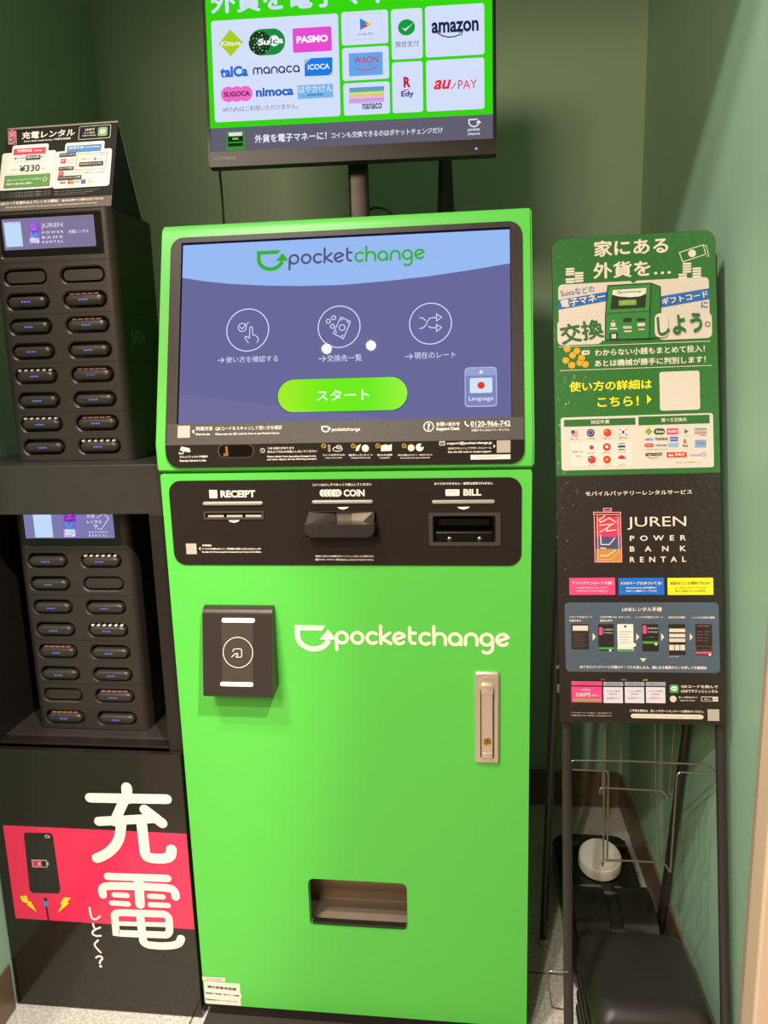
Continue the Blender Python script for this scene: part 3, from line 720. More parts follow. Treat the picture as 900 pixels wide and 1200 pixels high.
bm = NB(); disc(bm, KD.w(lw, LZ0+.043, .0115), (0, -1, 0), [(.0062, 0), (.0062, .0015), (.0052, .0018), (.0052, .001), (.001, .001)], 22); box(bm, (lw-.0007, -.0132, LZ0+.040), (lw+.0007, -.0126, LZ0+.046), mi=1)
bm_obj('key_cylinder', bm, [mat('#C99B45', rough=.25, metal=1, name='brass'), mat('#3A2A18', rough=.5)], lk, 'brass key cylinder', smooth=30)
bm = NB(); disc(bm, KD.w(lw, LZ1-.021, .0064), (0, -1, 0), [(.0135, 0), (.0135, .0008), (.0125, .001)], 30); bm_obj('pivot', bm, CHROME, lk, smooth=40)
# door wordmark
A = Art(KD, .0002); CRM = mat('#FBF0DC', rough=.45, name='cream_vinyl')
mark(A, 345, 391, 748.5, CRM, w=.2); monotext(A, 'pocketchange', 393, 597, 756.3, CRM, w=.24)
A.build('door_lettering', door, 'cream wordmark lettering on the green door')
# dispensing tray
a0, b0, a1, b1 = min(p[0] for p in H_DISP), min(p[1] for p in H_DISP), max(p[0] for p in H_DISP), max(p[1] for p in H_DISP)
bm = NB()
box(bm, (a0-.01, .065, b0-.01), (a1+.01, .067, b1+.06)); box(bm, (a0-.012, .017, b0-.01), (a0-.0102, .067, b1+.06)); box(bm, (a1+.0102, .017, b0-.01), (a1+.012, .067, b1+.06))
prism(bm, [(.017, b0-.012), (.017, b0-.008), (.04, b0+.002), (.0645, b0+.012), (.0645, b0-.012)], a0-.01, a1+.01)
bm_obj('dispensing_tray', bm, mat('#A8947F', rough=.38, metal=.85, noise=.1, nscale=9, name='tray_steel'), kiosk, 'metal lined dispensing tray behind the opening')
bm = NB(); plate(bm, KD, rrect_pts(a0-.004, b0-.004, a1+.004, b1+.004, .013, 5), [rrect_pts(a0+.0005, b0+.0005, a1-.0005, b1-.0005, .0105, 5)], -.0185, -.0164); bm_obj('tray_rim', bm, BLACKM, kiosk)
bm = NB(); box(bm, (a0+.004, .004, b0+.001), (a1-.004, .014, b0+.009), .002); bm_obj('tray_flap', bm, mat('#241E1B', rough=.15), kiosk, 'clear dark flap at the bottom of the tray')
# permit stickers
A = Art(KD, .0003); STK = mat('#F0E6DA', rough=.55, name='paper_sticker'); INK = mat('#4A423D', rough=.6)
a, b = KD.uv(238.5, 1150), KD.uv(282.5, 1178)
A.poly([(238.8, 1149.5), (281, 1152.5), (281.8, 1164.5), (283, 1164.7), (283, 1170), (282, 1170.2), (282.6, 1178.4), (241.5, 1175.3)], STK)
A.poly([(237, 1144), (264, 1145.3), (264.2, 1150), (237.8, 1148.6)], STK, lay=2)
A.text('10030687', 239.8, 1146.5, 262, 1147.5, mat('#8A8079', rough=.6), h=3, lay=3, slant=1)
A.text('構内営業承認標', 243, 1155.5, 277, 1159, INK, h=3.6, bold=.03, lay=2, slant=1)
A.text('営業種目 外貨両替・電子マネー交換機', 241, 1163, 280.5, 1166.5, INK, h=2.2, bold=.03, lay=2, slant=1); A.text('営業者名 ポケットチェンジ', 241.5, 1170.5, 278, 1173.5, INK, h=2, bold=.03, lay=2, slant=1)
A.build('permit_sticker', door, 'white paper permit sticker with small print')

# ================================================================== rental cabinet on the left
cab = thing('rental_cabinet', 'black open-front cabinet beside the kiosk with a pink and white printed front', 'cabinet', (-.5, .25, 0))
CP = Plane((0, .018, 0), (0, -1, 0))
CX0, CX1, CYB, CZT = -.6885, -.3085, .46, 1.0655
CABM = mat('#332E2B', rough=.38, noise=.05, nscale=40, name='cabinet_charcoal')
bm = NB(); box(bm, (CX0, .018, .981), (CX1+.003, CYB, CZT), .0015); bm_obj('top_slab', bm, CABM, cab)
bm = NB(); box(bm, (CX1-.026, .0185, .0005), (CX1, CYB, .9808), .001); bm_obj('side_panel', bm, BLACKP, cab)
bm = NB(); box(bm, (CX0, .0185, .0005), (CX0+.02, CYB, .9808), .001); bm_obj('side_panel', bm, BLACKP, cab)
bm = NB(); box(bm, (CX0+.0205, CYB-.012, .03), (CX1-.0265, CYB, .9808)); bm_obj('back_panel', bm, DARK, cab)
bm = NB(); box(bm, (CX0+.0205, .05, .535), (CX1-.0265, CYB-.0125, .5545), .001); bm_obj('shelf', bm, CABM, cab)
bm = NB(); box(bm, (CX0+.0205, .024, .548), (CX1-.0265, .048, .5525), .001); bm_obj('shelf_edge_strip', bm, BLACKP, cab)
bm = NB(); box(bm, (CX0+.001, .006, .002), (CX1-.001, .0175, .5475), .001)
fp = bm_obj('front_panel', bm, mat('#221C18', rough=.14, name='black_gloss_acrylic'), cab)
CP = Plane((0, .006, 0), (0, -1, 0))
A = Art(CP, .0001)
PINK = mat('#F0305C', rough=.2, name='pink_print'); CW = mat('#FBF0E6', rough=.3, name='white_vinyl')
p, q = CP.uv(3, 969.5), CP.uv(220, 974.5); r2, r3 = CP.uv(19, 1078), CP.uv(229, 1087)
A.polyuv([(-.667, (r2.y+r3.y)/2), (CX1-.002, (r2.y+r3.y)/2), (CX1-.002, (p.y+q.y)/2), (-.667, (p.y+q.y)/2)], PINK, 0)
def cv(x, y): return (90+x/5, 905+y/5)
def C(pts, w=11.6):
    q = [A.pl.uv(*cv(*p)).to_3d() for p in pts]; k = A.pl.px(*cv(*pts[0]))
    if len(q) > 2: q = bend(q, .02, 5)
    A.strokeuv([(v.x, v.y) for v in q], w*k, CW, lay=2)
C([(293, 88), (298, 155)], 12.5); C([(78, 148), (528, 156)], 11.5)
C([(278, 165), (222, 288)], 11.5); C([(130, 286), (470, 268)], 11); C([(398, 217), (502, 297)], 12)
C([(262, 290), (258, 340), (250, 385), (228, 428), (188, 468), (150, 490), (118, 502)], 12)
C([(380, 288), (396, 430), (400, 470), (412, 494), (440, 502), (500, 505), (538, 498), (552, 484), (556, 450)], 12.3)
C([(182, 608), (532, 620)], 9); C([(365, 640), (372, 772)], 11)
C([(154, 716), (148, 685), (162, 668), (200, 664), (380, 667), (520, 675), (560, 682), (576, 700), (580, 728)], 9.5)
for pts in ([(220, 716), (296, 720)], [(206, 764), (302, 770)], [(428, 724), (506, 728)], [(432, 774), (536, 778)]): C(pts, 6.4)
C([(232, 938), (222, 828), (250, 820), (520, 830), (540, 850), (545, 930), (530, 952), (260, 942), (232, 938)], 8.6)
C([(232, 884), (540, 892)], 5.6)
C([(372, 830), (386, 960), (392, 996), (420, 1010), (500, 1017), (570, 1012), (602, 1000), (612, 972)], 9.4)
C([(76, 792), (84, 842), (96, 860), (120, 858), (136, 842)], 2.3)
C([(96, 886), (104, 910)], 2.3); C([(138, 908), (108, 920), (92, 934), (96, 950), (116, 958), (142, 956)], 2.3)
C([(126, 982), (102, 1006), (118, 1030), (142, 1054)], 2.3)
C([(114, 1084), (128, 1074), (148, 1078), (152, 1092), (138, 1104), (136, 1118)], 2.3); A.disk(*cv(141, 1135), 1.7, CW, lay=2)
# phone, bolts and cable
PH = mat('#2A2321', rough=.2)
A.poly([(28, 977), (30, 975.5), (59, 976), (62, 978.5), (71, 1043), (69, 1047), (38, 1046), (35, 1043)], PH, lay=1)
A.frame(53, 978.6, 58.5, 981.4, .6, CW, r=1.2, lay=2)
A.poly([(37, 1007), (55, 1007.5), (55.3, 1009.8), (57, 1010), (57.3, 1013.5), (55.6, 1013.7), (55.8, 1016.3), (38.5, 1016)], mat('#C9BDB4', rough=.4), lay=2)
A.poly([(38.3, 1008), (47.8, 1008.2), (49, 1015.2), (39.5, 1015)], PINK, lay=3); A.poly([(48.3, 1008.2), (54.3, 1008.4), (55, 1015.4), (49.6, 1015.2)], PH, lay=3)
A.poly([(47, 1009), (44.6, 1012), (46.4, 1012), (45.4, 1014.6), (48.2, 1011.3), (46.6, 1011.3)], CW, lay=4)
YL = mat('#FBE033', rough=.3)
A.poly([(23.5, 1049.8), (31.5, 1049.2), (33.5, 1055.5), (36.5, 1056), (43.3, 1068.5), (31.5, 1060), (33.5, 1059), (26, 1056)], YL, lay=2)
A.poly([(75, 1051), (83.3, 1051.8), (79, 1057.3), (81.5, 1058), (67.8, 1069.5), (73, 1059.6), (70.8, 1059.2)], YL, lay=2)
A.poly([(51.5, 1052), (55.2, 1052.2), (55.6, 1055.5), (52, 1055.3)], PH, lay=2); A.poly([(50.8, 1055), (56.2, 1055.4), (57.2, 1062.2), (52, 1062)], mat('#5E86C9', rough=.3), lay=2)
A.stroke([(54.5, 1062), (57.5, 1080)], 1.8, PH, lay=2)
A.build('front_panel_print', fp, 'pink band with a phone, charging cable and large white characters')

# ================================================================== power bank docks
def slot_grid(rows, lx, rx, zs):
    return
DW, DD = .212, .155
def dock(x0, x1, z0, z1, rows, flaps, seams, zscr, label, lean):
    cx = (x0+x1)/2
    t = thing('power_bank_dock', label, 'charging dock', (cx, .15, z0), 'power bank rental docks')
    pl = Plane((cx, .075, 0), (0, -1, 0))
    sw, sh, dx = .0775, .0255, .0515
    holes = []; pos = {}
    for r, z in enumerate(rows):
        for s, side in ((-1, 'left'), (1, 'right')):
            pos[(r, side)] = (s*dx-.002, z); holes.append(stad(s*dx-.002, z, sw, sh, 7))
    fw = (x1-x0)/2; R = .0145
    scr_h = rrect_pts(-fw+R+.004, zscr[0], fw-R-.004, zscr[1], .004, 3)
    bm = NB(); plate(bm, pl, rrect_pts(-fw+R, z0+.001, fw-R, z1-.001, 0), holes+[scr_h], -.02, 0, rim=.0022)
    bm_obj('front_fascia', bm, DOCK, t)
    # body: rounded vertical corners either side of the fascia, sides, top and back
    bm = NB()
    for s in (-1, 1):
        ar = [(s*(fw-R+R*math.sin(PI/2*i/6))+cx, .075+R-R*math.cos(PI/2*i/6)) for i in range(7)]
        pr = ar+[(cx+s*fw, .075+DD), (cx+s*(fw-.03), .075+DD), (cx+s*(fw-.03), .0955), (cx+s*(fw-R), .0955)]
        if s < 0: pr = pr[::-1]
        for i in range(len(pr)):
            a, b = pr[i], pr[(i+1) % len(pr)]
            bm.faces.new([bm.verts.new(q) for q in ((a[0], a[1], z0+.001), (b[0], b[1], z0+.001), (b[0], b[1], z1-.001), (a[0], a[1], z1-.001))])
    bmesh.ops.remove_doubles(bm, verts=bm.verts, dist=1e-5)
    box(bm, (cx-fw+.029, .0957, z0+.001), (cx+fw-.029, .075+DD, z1-.001))
    tp_ = [(cx+p[0], .1525+p[1]) for p in rrect_pts(-fw, -.0775, fw, .0775, R, 6)]
    for za, zb in ((z0, z0+.002), (z1-.002, z1)): loft(bm, [[Vector((p[0], p[1], za)) for p in tp_], [Vector((p[0], p[1], zb)) for p in tp_]])
    bm_obj('body', bm, DOCK, t, smooth=40)
    bm = NB()
    for z in seams:
        pp = [Vector((cx-fw+R, .0747, z))]+[Vector((cx+fw-R+R*math.sin(PI/2*i/5), .0747+R-R*math.cos(PI/2*i/5), z)) for i in range(6)]+[Vector((cx+fw+.0003, .22, z))]
        for a, b in zip(pp, pp[1:]):
            bm.faces.new([bm.verts.new(q) for q in (a-Vector((0, 0, .0005)), b-Vector((0, 0, .0005)), b+Vector((0, 0, .0005)), a+Vector((0, 0, .0005)))])
    bm_obj('module_seam', bm, DARK, t)
    sm = mat('#16110F', rough=.12)
    a0, a1 = -fw+R+.0045, fw-R-.0045
    bm = NB(); plate(bm, pl, rrect_pts(a0, zscr[0]+.0005, a1, zscr[1]-.0005, .004, 3), [], -.006, -.0022)
    sf = bm_obj('screen_frame', bm, sm, t)
    for k in flaps:
        x, z = pos[k]; bm = NB(); pill(bm, pl, stad(x, z, sw-.006, sh-.006, 7), [(-.019, 0), (-.005, 0), (-.003, .001), (-.003, .004)]); bm_obj('slot_flap', bm, DOCK, t, 'closed flap of an empty slot', smooth=40)
    return t, pl, pos, sf, (sw, sh)
BANKM = mat('#332D2A', rough=.28, bump=.1, bscale=1500, name='power_bank_plastic')
LED = mat('#8A7CFF', emit=1.6, rough=.3)
bank_proto = {}
ORD = ['first', 'second', 'third', 'fourth', 'fifth', 'sixth', 'seventh', 'eighth']
def make_bank(kind, pl, pos, sz):
    x, z = pos; sw, sh = sz[0]-.0085, sz[1]-.0075
    t = thing('power_bank', '', 'power bank', pl.w(x, z, 0))
    bm = NB(); st = stad(x+.001, z-.001, sw, sh, 7)
    pill(bm, pl, st, [(-.0185, 0), (.0005, 0), (.003, .0008), (.0048, .0026), (.0056, .0052), (.0058, .0078)])
    bm_obj('case', bm, BANKM, t, smooth=60)
    A = Art(pl, .0058)
    for i in range(4): A.polyuv(rrect_pts(x-.0075+i*.0042, z-.002, x-.0051+i*.0042, z+.0002, .0005, 2), LED, 0)
    A.build('indicator_lights', t, 'row of four violet indicator lights')
    if kind == 'cable':
        bm = NB()
        for i in range(6):
            xx = x-.028+i*.0112
            obox(bm, pl, xx-.0026, z+sh/2-.0018, xx+.0026, z+sh/2+.0018, -.004, .0025, .0012)
        bm_obj('cable_ribs', bm, mat('#CFC6BC', rough=.35), t, 'pale ribs of a built-in charging cable')
    if kind == 'strip':
        bm = NB(); 
        for i in range(5): obox(bm, pl, x-.026+i*.0108, z+sh/2-.0012, x-.0172+i*.0108, z+sh/2+.0012, -.004, .001, .0008)
        bm_obj('cable_edge', bm, mat('#8C5A52', rough=.4), t, 'reddish edge of a built-in charging cable')
    return t
def fill(pl, pos, flaps, kinds, where, sz, group):
    for (r, side), p in pos.items():
        if (r, side) in flaps: continue
        kind = kinds.get((r, side), 'plain')
        if kind not in bank_proto:
            t = make_bank(kind, pl, p, sz); bank_proto[kind] = t
        else:
            src = bank_proto[kind]; t = src.copy(); COL.objects.link(t); t.location = pl.w(p[0], p[1], 0)
            for ch in list(src.children):
                c = ch.copy(); COL.objects.link(c); c.parent = t
        extra = {'plain': '', 'cable': ' with pale ribs', 'strip': ' with reddish edge'}[kind]
        tag(t, f'black power bank{extra}, {ORD[r]} row from top, {side} slot, {where} dock', 'power bank', group)
SX = .0
rows1 = [1.3800, 1.3400, 1.2985, 1.2570, 1.2155, 1.1735, 1.1325, 1.0920]
rows2 = [.8850, .8415, .7970, .7535, .7105, .6665, .6235, .5790]
fl1 = [(0, 'left'), (0, 'right')]; fl2 = [(1, 'right'), (6, 'left')]
t1, pl1, pos1, sf1, sz = dock(-.598, -.380, CZT, 1.4865, rows1, fl1, (1.4035, 1.3185, 1.2365, 1.152), (1.4125, 1.478), 'black two-column power bank dock standing on top of the cabinet', 0)
fill(pl1, pos1, fl1, {(1, 'right'): 'strip', (2, 'right'): 'strip', (4, 'left'): 'cable', (4, 'right'): 'strip', (6, 'left'): 'cable', (6, 'right'): 'strip', (7, 'right'): 'cable'}, 'upper', sz, 'power banks in the upper dock')
t2, pl2, pos2, sf2, sz = dock(-.617, -.399, .5547, .978, rows2, fl2, (.9060, .8197, .7330, .6475), (.9125, .973), 'black two-column power bank dock on the shelf inside the cabinet', 0)
fill(pl2, pos2, fl2, {(0, 'right'): 'cable', (3, 'right'): 'cable', (4, 'left'): 'strip', (6, 'right'): 'strip', (7, 'left'): 'strip'}, 'lower', sz, 'power banks in the lower dock')
# dock screens
def battery(A, x0, y0, x1, y1, frame, cols, m, lay, w=1.0):
    """battery badge with slanted strokes; px box"""
    fx = lambda u, v: (x0+(x1-x0)*u, y0+(y1-y0)*v)
    P = lambda pts, mm, l: A.poly([fx(*p) for p in pts], mm, l)
    for (v0, v1), c in zip(((.16, .52), (.52, .74), (.74, .97)), cols): P([(.12, v0), (.95, v0), (.95, v1), (.12, v1)], c, lay)
    S = lambda pts, closed=False, mm=m: A.stroke([fx(*p) for p in pts], w, mm, closed, lay=lay+1)
    S([(.36, .02), (.62, .02), (.62, .065), (.36, .065)], True, frame); S([(.03, .09), (.93, .09), (.93, .13), (.03, .13)], True, frame)
    S([(.05, .16), (.08, .97), (.97, .97), (.93, .16)], False, frame); S([(.15, .16), (.18, .93), (.6, .93), (.88, .8), (.84, .16)], False, frame)
    S([(.4, .15), (.22, .22), (.26, .27), (.55, .19), (.78, .27)], mm=m); S([(.24, .32), (.7, .29), (.3, .42), (.24, .44)], mm=m); S([(.55, .32), (.45, .42), (.78, .4)], mm=m)
    S([(.26, .49), (.28, .66), (.56, .66), (.74, .54)], mm=m)
    S([(.26, .72), (.45, .73)], mm=m); S([(.26, .86), (.5, .86), (.76, .76)], mm=m)
SW = E('#E9E4FF'); SQ = E('#BFDCF8')
A = Art(pl1, -.0019)
a0, b0 = pl1.uv(112, 288); a1, b1 = pl1.uv(109, 251)
A.polyuv(rrect_pts(-.085, b0, (a0+a1)/2, b1, .002, 3), E('#81769A'), 0)
A.rect(3.5, 260.5, 26.5, 288.5, SQ, lay=1); A.text('レンタル', 6, 261.5, 24, 260.5, E('#8A7AC8'), h=2, lay=2)
battery(A, 32.5, 257.5, 46.5, 286, E('#A050E0'), [E('#8A3CC8'), E('#3A8AD8'), E('#D8E4F0')], E('#C8A0F0'), 2, .6)
A.text('JUREN', 48, 265, 73, 263.5, SW, h=6, lay=2)
for t_, y in (('P O W E R', 271.8), ('B A N K', 277.6), ('R E N T A L', 283)): A.text(t_, 49, y+.5, 74, y-.5, SW, h=2.6, bold=.02, lay=2)
A.text('充電レンタル', 80, 271.5, 103.5, 270, E('#D8D8FF'), h=4, bold=.02, lay=2)
A.build('dock_screen', sf1, 'lit violet screen with lettering and a battery badge')
A = Art(pl2, -.0019)
a0, b0 = pl2.uv(29, 632); a1, b1 = pl2.uv(134, 630)
A.polyuv(rrect_pts(a0, (b0+b1)/2, a1, .9715, .002, 3), E('#7D7AAE'), 0)
A.rect(37, 597, 62, 630, SQ, lay=1); battery(A, 72.5, 592, 89, 630.5, E('#9040D0'), [E('#7A2CB8'), E('#3A8AD8'), E('#D8E4F0')], E('#E060D0'), 2, .6)
A.text('充電', 101, 605, 110.5, 605, SW, h=4, lay=2); A.text('レンタル', 101.5, 612, 119, 611, SW, h=4.4, bold=.02, lay=2)
A.stroke([(113, 607), (121, 602), (127, 607.5), (118.5, 620.5), (114.5, 619.5)], .7, SW, lay=2); A.stroke([(112, 619.5), (110, 615.5), (114, 616), (112.5, 618)], .7, SW, lay=2)
A.text('B A T T E R Y', 104, 624, 126, 623.5, SW, h=2, bold=.02, lay=2); A.text('R E N T A L', 104, 628, 126, 627.4, SW, h=2, bold=.02, lay=2)
A.build('dock_screen', sf2, 'lit violet screen with a pale square and lettering')
# side lettering of the upper dock
S1 = Plane((-.380, .15, 0), (1, 0, 0))
A = Art(S1, .0003); A.text('JUREN POWER BANK', 152.5, 393.5, 252, 400, mat('#8C857E', rough=.4), h=15)
a, b = S1.uv(152.5, 386), S1.uv(153, 402)
A = Art(S1, .0003)
vs, fs = glyphs('JUREN'); k = (a.y-b.y)/.72
A.add([(a.x+v[0]*k*.62, b.y+v[1]*k) for v in vs], fs, mat('#8C857E', rough=.4))
A.build('side_lettering', t1, 'grey lettering on the dark side of the dock')

# tent card on the upper dock
tent = thing('tent_card', 'black folded price card standing on top of the upper dock', 'sign', (-.478, .14, 1.4866))
yf, yr, yk, zt, zb = .083, .137, .204, 1.634, 1.4868
nv = Vector((0, -(zt-zb), (yr-yf))).normalized()
TP = Plane((0, yf, zb), nv)
p, q = TP.uv(138, 141), TP.uv(131, 240.5); TX1 = (p.x+q.x)/2; TX0 = TX1-.199; th = (Vector((0, yr, zt))-Vector((0, yf, zb))).length
bm = NB(); plate(bm, TP, rrect_pts(TX0, 0, TX1, th, .003, 3), [], -.002, 0); tf = bm_obj('front_card', bm, mat('#14100E', rough=.6, spec=.2, name='black_card'), tent)
BP = Plane((0, yk, zb), Vector((0, zt-zb, yk-yr)))
bm = NB(); plate(bm, BP, rrect_pts(-TX1, 0, -TX0, (Vector((0, yr, zt))-Vector((0, yk, zb))).length, 0), [], -.002, 0); bm_obj('back_card', bm, mat('#C9BFB2', rough=.6), tent, 'pale card at the back')
bm = NB(); prism(bm, [(yf+.0035, zb), (yr, zt-.004), (yk-.0035, zb)], TX0+.004, TX1-.0005); bm_obj('side_gusset', bm, DARK, tent)
A = Art(TP, .0002)
TW = mat('#EFE4D8', rough=.5); TK = mat('#2A2320', rough=.5)
battery(A, 9.5, 152.5, 20, 170, mat('#F08A92', rough=.5), [mat('#D8445A', rough=.5), mat('#5A4A78', rough=.5), mat('#3A2A2A', rough=.5)], mat('#F8C8C0', rough=.5), 1, .6)
A.text('充電レンタル', 26, 158.8, 88, 155.5, TW, h=9, bold=.035); A.text('Power Bank rental service / 共享充电租赁', 28.5, 165.5, 83, 162.5, TW, h=2.6, bold=.03)
A.frame(93.5, 148.8, 129, 161.5, .6, mat('#C8D8B8', rough=.5), r=1.5)
A.text('LINEで', 100, 152.3, 111, 151.7, TW, h=2.8, bold=.03); A.text('レンタル', 99, 156, 111.5, 155.3, TW, h=2.8, bold=.03); A.text('Rental in LINE app', 97, 159.4, 112.5, 158.6, TW, h=1.6, bold=.03)
A.rect(115.5, 149.5, 125.5, 159, mat('#7AB070', rough=.5), r=1.6); A.disk(120.5, 154.2, 3.4, TW, lay=2, ry=2.8); A.text('LINE', 118.2, 154.2, 122.8, 154, mat('#7AB070', rough=.5), h=1.6, bold=.03, lay=3)
A.rect(3, 180, 62, 220, TW, r=3, lay=0); A.rect(15, 171, 56, 184, TW, r=2.5, lay=.5); A.rect(16.7, 175, 53.5, 179.8, mat('#DB2A55', rough=.5), lay=2)
A.text('利用料金', 21, 177.6, 38.5, 176.5, TW, h=3.5, bold=.03, lay=3); A.text('Rental Price', 41, 177, 49, 176.4, TW, h=2, bold=.03, lay=3)
A.text('借りてから', 17, 186, 29.5, 185.4, TK, h=2.4, bold=.02, lay=2); A.rect(30.8, 182.8, 47.5, 186.8, TK, lay=2); A.text('翌日24時', 32, 185, 46.5, 184.3, TW, h=2.4, bold=.03, lay=3); A.text('まで', 48.5, 184, 53.3, 183.8, TK, h=2.4, lay=2)
A.text('Until midnight of the next day', 16, 190, 53, 188, mat('#8A8078', rough=.5), h=1.2, lay=2)
A.text('¥330', 23, 198, 47, 196.5, TK, h=8, bold=.015, lay=2); A.text('1回あたり', 13, 199.5, 21, 199, mat('#B06A6A', rough=.5), h=2.2, lay=2); A.text('（税込）', 49, 198, 54, 197.8, mat('#8A8078', rough=.5), h=2, lay=2)
A.text('Includes consumption tax, price per rental', 11, 204, 55, 202, mat('#8A8078', rough=.5), h=1.2, lay=2)
A.rect(6, 206.5, 58, 218, mat('#4F8A3C', rough=.5), lay=2); A.text('全国どこのレンタルスポットでも返却OK', 8, 212, 49, 209.8, TW, h=2, bold=.03, lay=3); A.text('何度でも借り返し無料！', 7, 216.5, 38, 215, TW, h=2.6, bold=.03, lay=3); A.ring(53, 210.5, 2.2, .6, TW, lay=3)
A.rect(65.5, 178, 128, 217.5, TW, r=3, lay=0); A.rect(77, 168, 121.5, 182, TW, r=2.5, lay=.5); A.rect(79.2, 171.5, 118.5, 176.8, mat('#2D7CC4', rough=.5), lay=2)
A.text('決済方法', 81, 174.3, 98.5, 173, TW, h=3.5, bold=.03, lay=3); A.text('Payment Methods', 100.5, 173, 117, 172.2, TW, h=2, bold=.03, lay=3)
for t_, x0, x1, y in (('QRコード決済', 70, 89, 181.8), ('キャリア決済', 69, 86.5, 197.8), ('クレジットカード決済', 68, 95.5, 208.7)):
    A.rect(x0, y-1.7, x1, y+1.5, TK, lay=2); A.text(t_, x0+1, y, x1-1, y-.3, TW, h=1.7, bold=.03, lay=3)
A.rect(71.5, 186.5, 77, 191.5, mat('#D83A48', rough=.5), lay=2, r=.8); A.text('P', 73, 189, 75.5, 189, TW, h=3, lay=3); A.text('PayPay', 80, 188, 87, 187.5, mat('#D86A5A', rough=.5), h=2, lay=2); A.text('au PAY', 80, 191, 87, 190.5, mat('#D86A5A', rough=.5), h=2, lay=2)
A.frame(90.5, 180.5, 124, 197.5, .4, mat('#8A8078', rough=.5), lay=2); A.text('LINEアプリからの決済で利用可能', 92.5, 182.5, 122.5, 181, mat('#8A8078', rough=.5), h=1.5, lay=2); A.text('LINE Pay', 95, 187, 106.5, 186.5, TK, h=2, lay=2); A.disk(111.5, 186.2, 1.8, mat('#8A8A80', rough=.5), lay=2); A.text('docomo', 114, 186, 120, 185.8, mat('#8A8078', rough=.5), h=1.6, lay=2)
A.rect(93, 190.5, 121, 194, TK, r=1, lay=2); A.text('QRを読み込んでレンタル', 94, 192.5, 120, 191.8, TW, h=1.7, bold=.02, lay=3)
A.rect(69, 201.5, 74.5, 206, mat('#D83A48', rough=.5), lay=2); A.text('d', 71, 203.8, 72.7, 203.6, TW, h=2.6, lay=3); A.text('d払い au かんたん決済', 77.5, 203, 94.5, 202.4, mat('#8A8078', rough=.5), h=2, lay=2); A.text('SoftBank', 97, 202.4, 109.5, 201.8, mat('#8A8078', rough=.5), h=1.8, lay=2); A.text('Y!mobile', 111, 201.8, 123, 201, mat('#C86A5A', rough=.5), h=2, lay=2)
A.text('VISA', 69.5, 214.6, 77.5, 214.2, mat('#3A3A4A', rough=.5), h=2.6, bold=.02, lay=2, slant=None); A.disk(81.5, 213.8, 2.3, mat('#D8442E', rough=.5), lay=2); A.disk(84.3, 213.6, 2.3, mat('#E0883A', rough=.5), lay=3)
A.text('JCB', 88, 213.5, 93, 213.3, TK, h=3, lay=2); A.rect(95.3, 210.8, 100.3, 215.3, mat('#2F5FA8', rough=.5), lay=2); A.ring(105.5, 212.5, 1.6, .4, mat('#8A8078', rough=.5), lay=2)
for y in (224.5, 227, 229.3): A.text('※レンタル料金は返却時に確定します。', 2, y+2, 60, y, mat('#B8ACA0', rough=.5), h=1, lay=1); A.text('Please return the power bank to any rental stand.', 64, y-.5, 118-(y-224)*3, y-2, mat('#B8ACA0', rough=.5), h=1, lay=1)
A.lay = 0
a, b = TP.uv(131, 229), TP.uv(131, 240)
A.polyuv([(TX0, .0005), (TX1, .0005), (TX1, a.y), (TX0, a.y)], mat('#6A6058', rough=.6, spec=.2), 1)
A.text('QRコードを読み込んでレンタル開始！', 1, 239, 69, 235.8, TW, h=4, bold=.025, lay=2); A.text('返却は借りた場所以外でもOK', 72.5, 235, 122, 233, TW, h=3, bold=.025, lay=2)
A.text('Scan the QR code to start renting. You can return it at any rental stand, regardless of where you rented.', 7, 243.2, 114, 238.6, TW, h=1.7, bold=.02, lay=2)
A.build('price_print', tf, 'white price and payment tables with pink, blue and green headings')

# ================================================================== monitor standing on the kiosk
KTOP = tp.z+.0022
mon = thing('monitor', 'black monitor on a post on top of the kiosk showing payment logos on green', 'monitor', (-.01, .30, KTOP))
my, ml, mw = .0492, .0949, .5290
mr = Vector((math.cos(my), math.sin(my), 0)); mn = Vector((math.sin(my), -math.cos(my), 0))
mu = Vector((0, 0, 1))*math.cos(ml)-mn*math.sin(ml)
MP = Plane((-.0085, .28, 1.5864), mr.cross(mu), mu)
MH = .325
d0, d1, d2 = MP.uv(247, 178.5), MP.uv(578, 162), MP.uv(241.5, 2)
DX0, DX1, DY0 = d0.x, d1.x, (d0.y+d1.y)/2; DY1 = MH-.008
bm = NB(); plate(bm, MP, rrect_pts(-mw/2, 0, mw/2, MH, .004, 3), [[(DX0, DY0), (DX1, DY0), (DX1, DY1), (DX0, DY1)]], -.012, 0)
obox(bm, MP, -mw/2, 0, mw/2, MH, -.022, -.0121, .002); obox(bm, MP, -.17, .04, .17, .27, -.045, -.0221, .01)
bm_obj('casing', bm, mat('#241E1C', rough=.4, name='monitor_plastic'), mon)
A = Art(MP, -.0035); A.lay = 1
MG = E('#37D40E'); CARD = E('#D4DFFA'); NAVY = E('#1D2048')
rectuv(A, DX0, DY0, DX1, DY1, MG, 0)
a, b = MP.uv(246, 150), MP.uv(578, 132.5)
rectuv(A, DX0, DY0, DX1, (a.y+b.y)/2, E('#615F70'), 1)
A.text('外貨を電子マネーに！', 246, 0, 530, -15, CARD, h=27, bold=.035)
for q in ((246.6, 23.6, 398.8, 135), (399.5, 13.2, 455, 49.3), (400.5, 55.5, 456, 91), (402, 97, 457, 132), (458, 10, 495.5, 67), (459, 72.3, 496, 130), (498, 6.5, 568, 62.5), (499, 70, 568, 126.5)):
    A.rect(*q, CARD, r=3, lay=1)
L2 = 2
A.poly([(269, 33.5), (284.5, 48.5), (270, 65), (256, 50)], E('#A8CC28'), lay=L2); A.text('Kitaca', 258.5, 50.3, 282, 49.2, E('#E8F4C0'), h=5.5, bold=.03, lay=3)
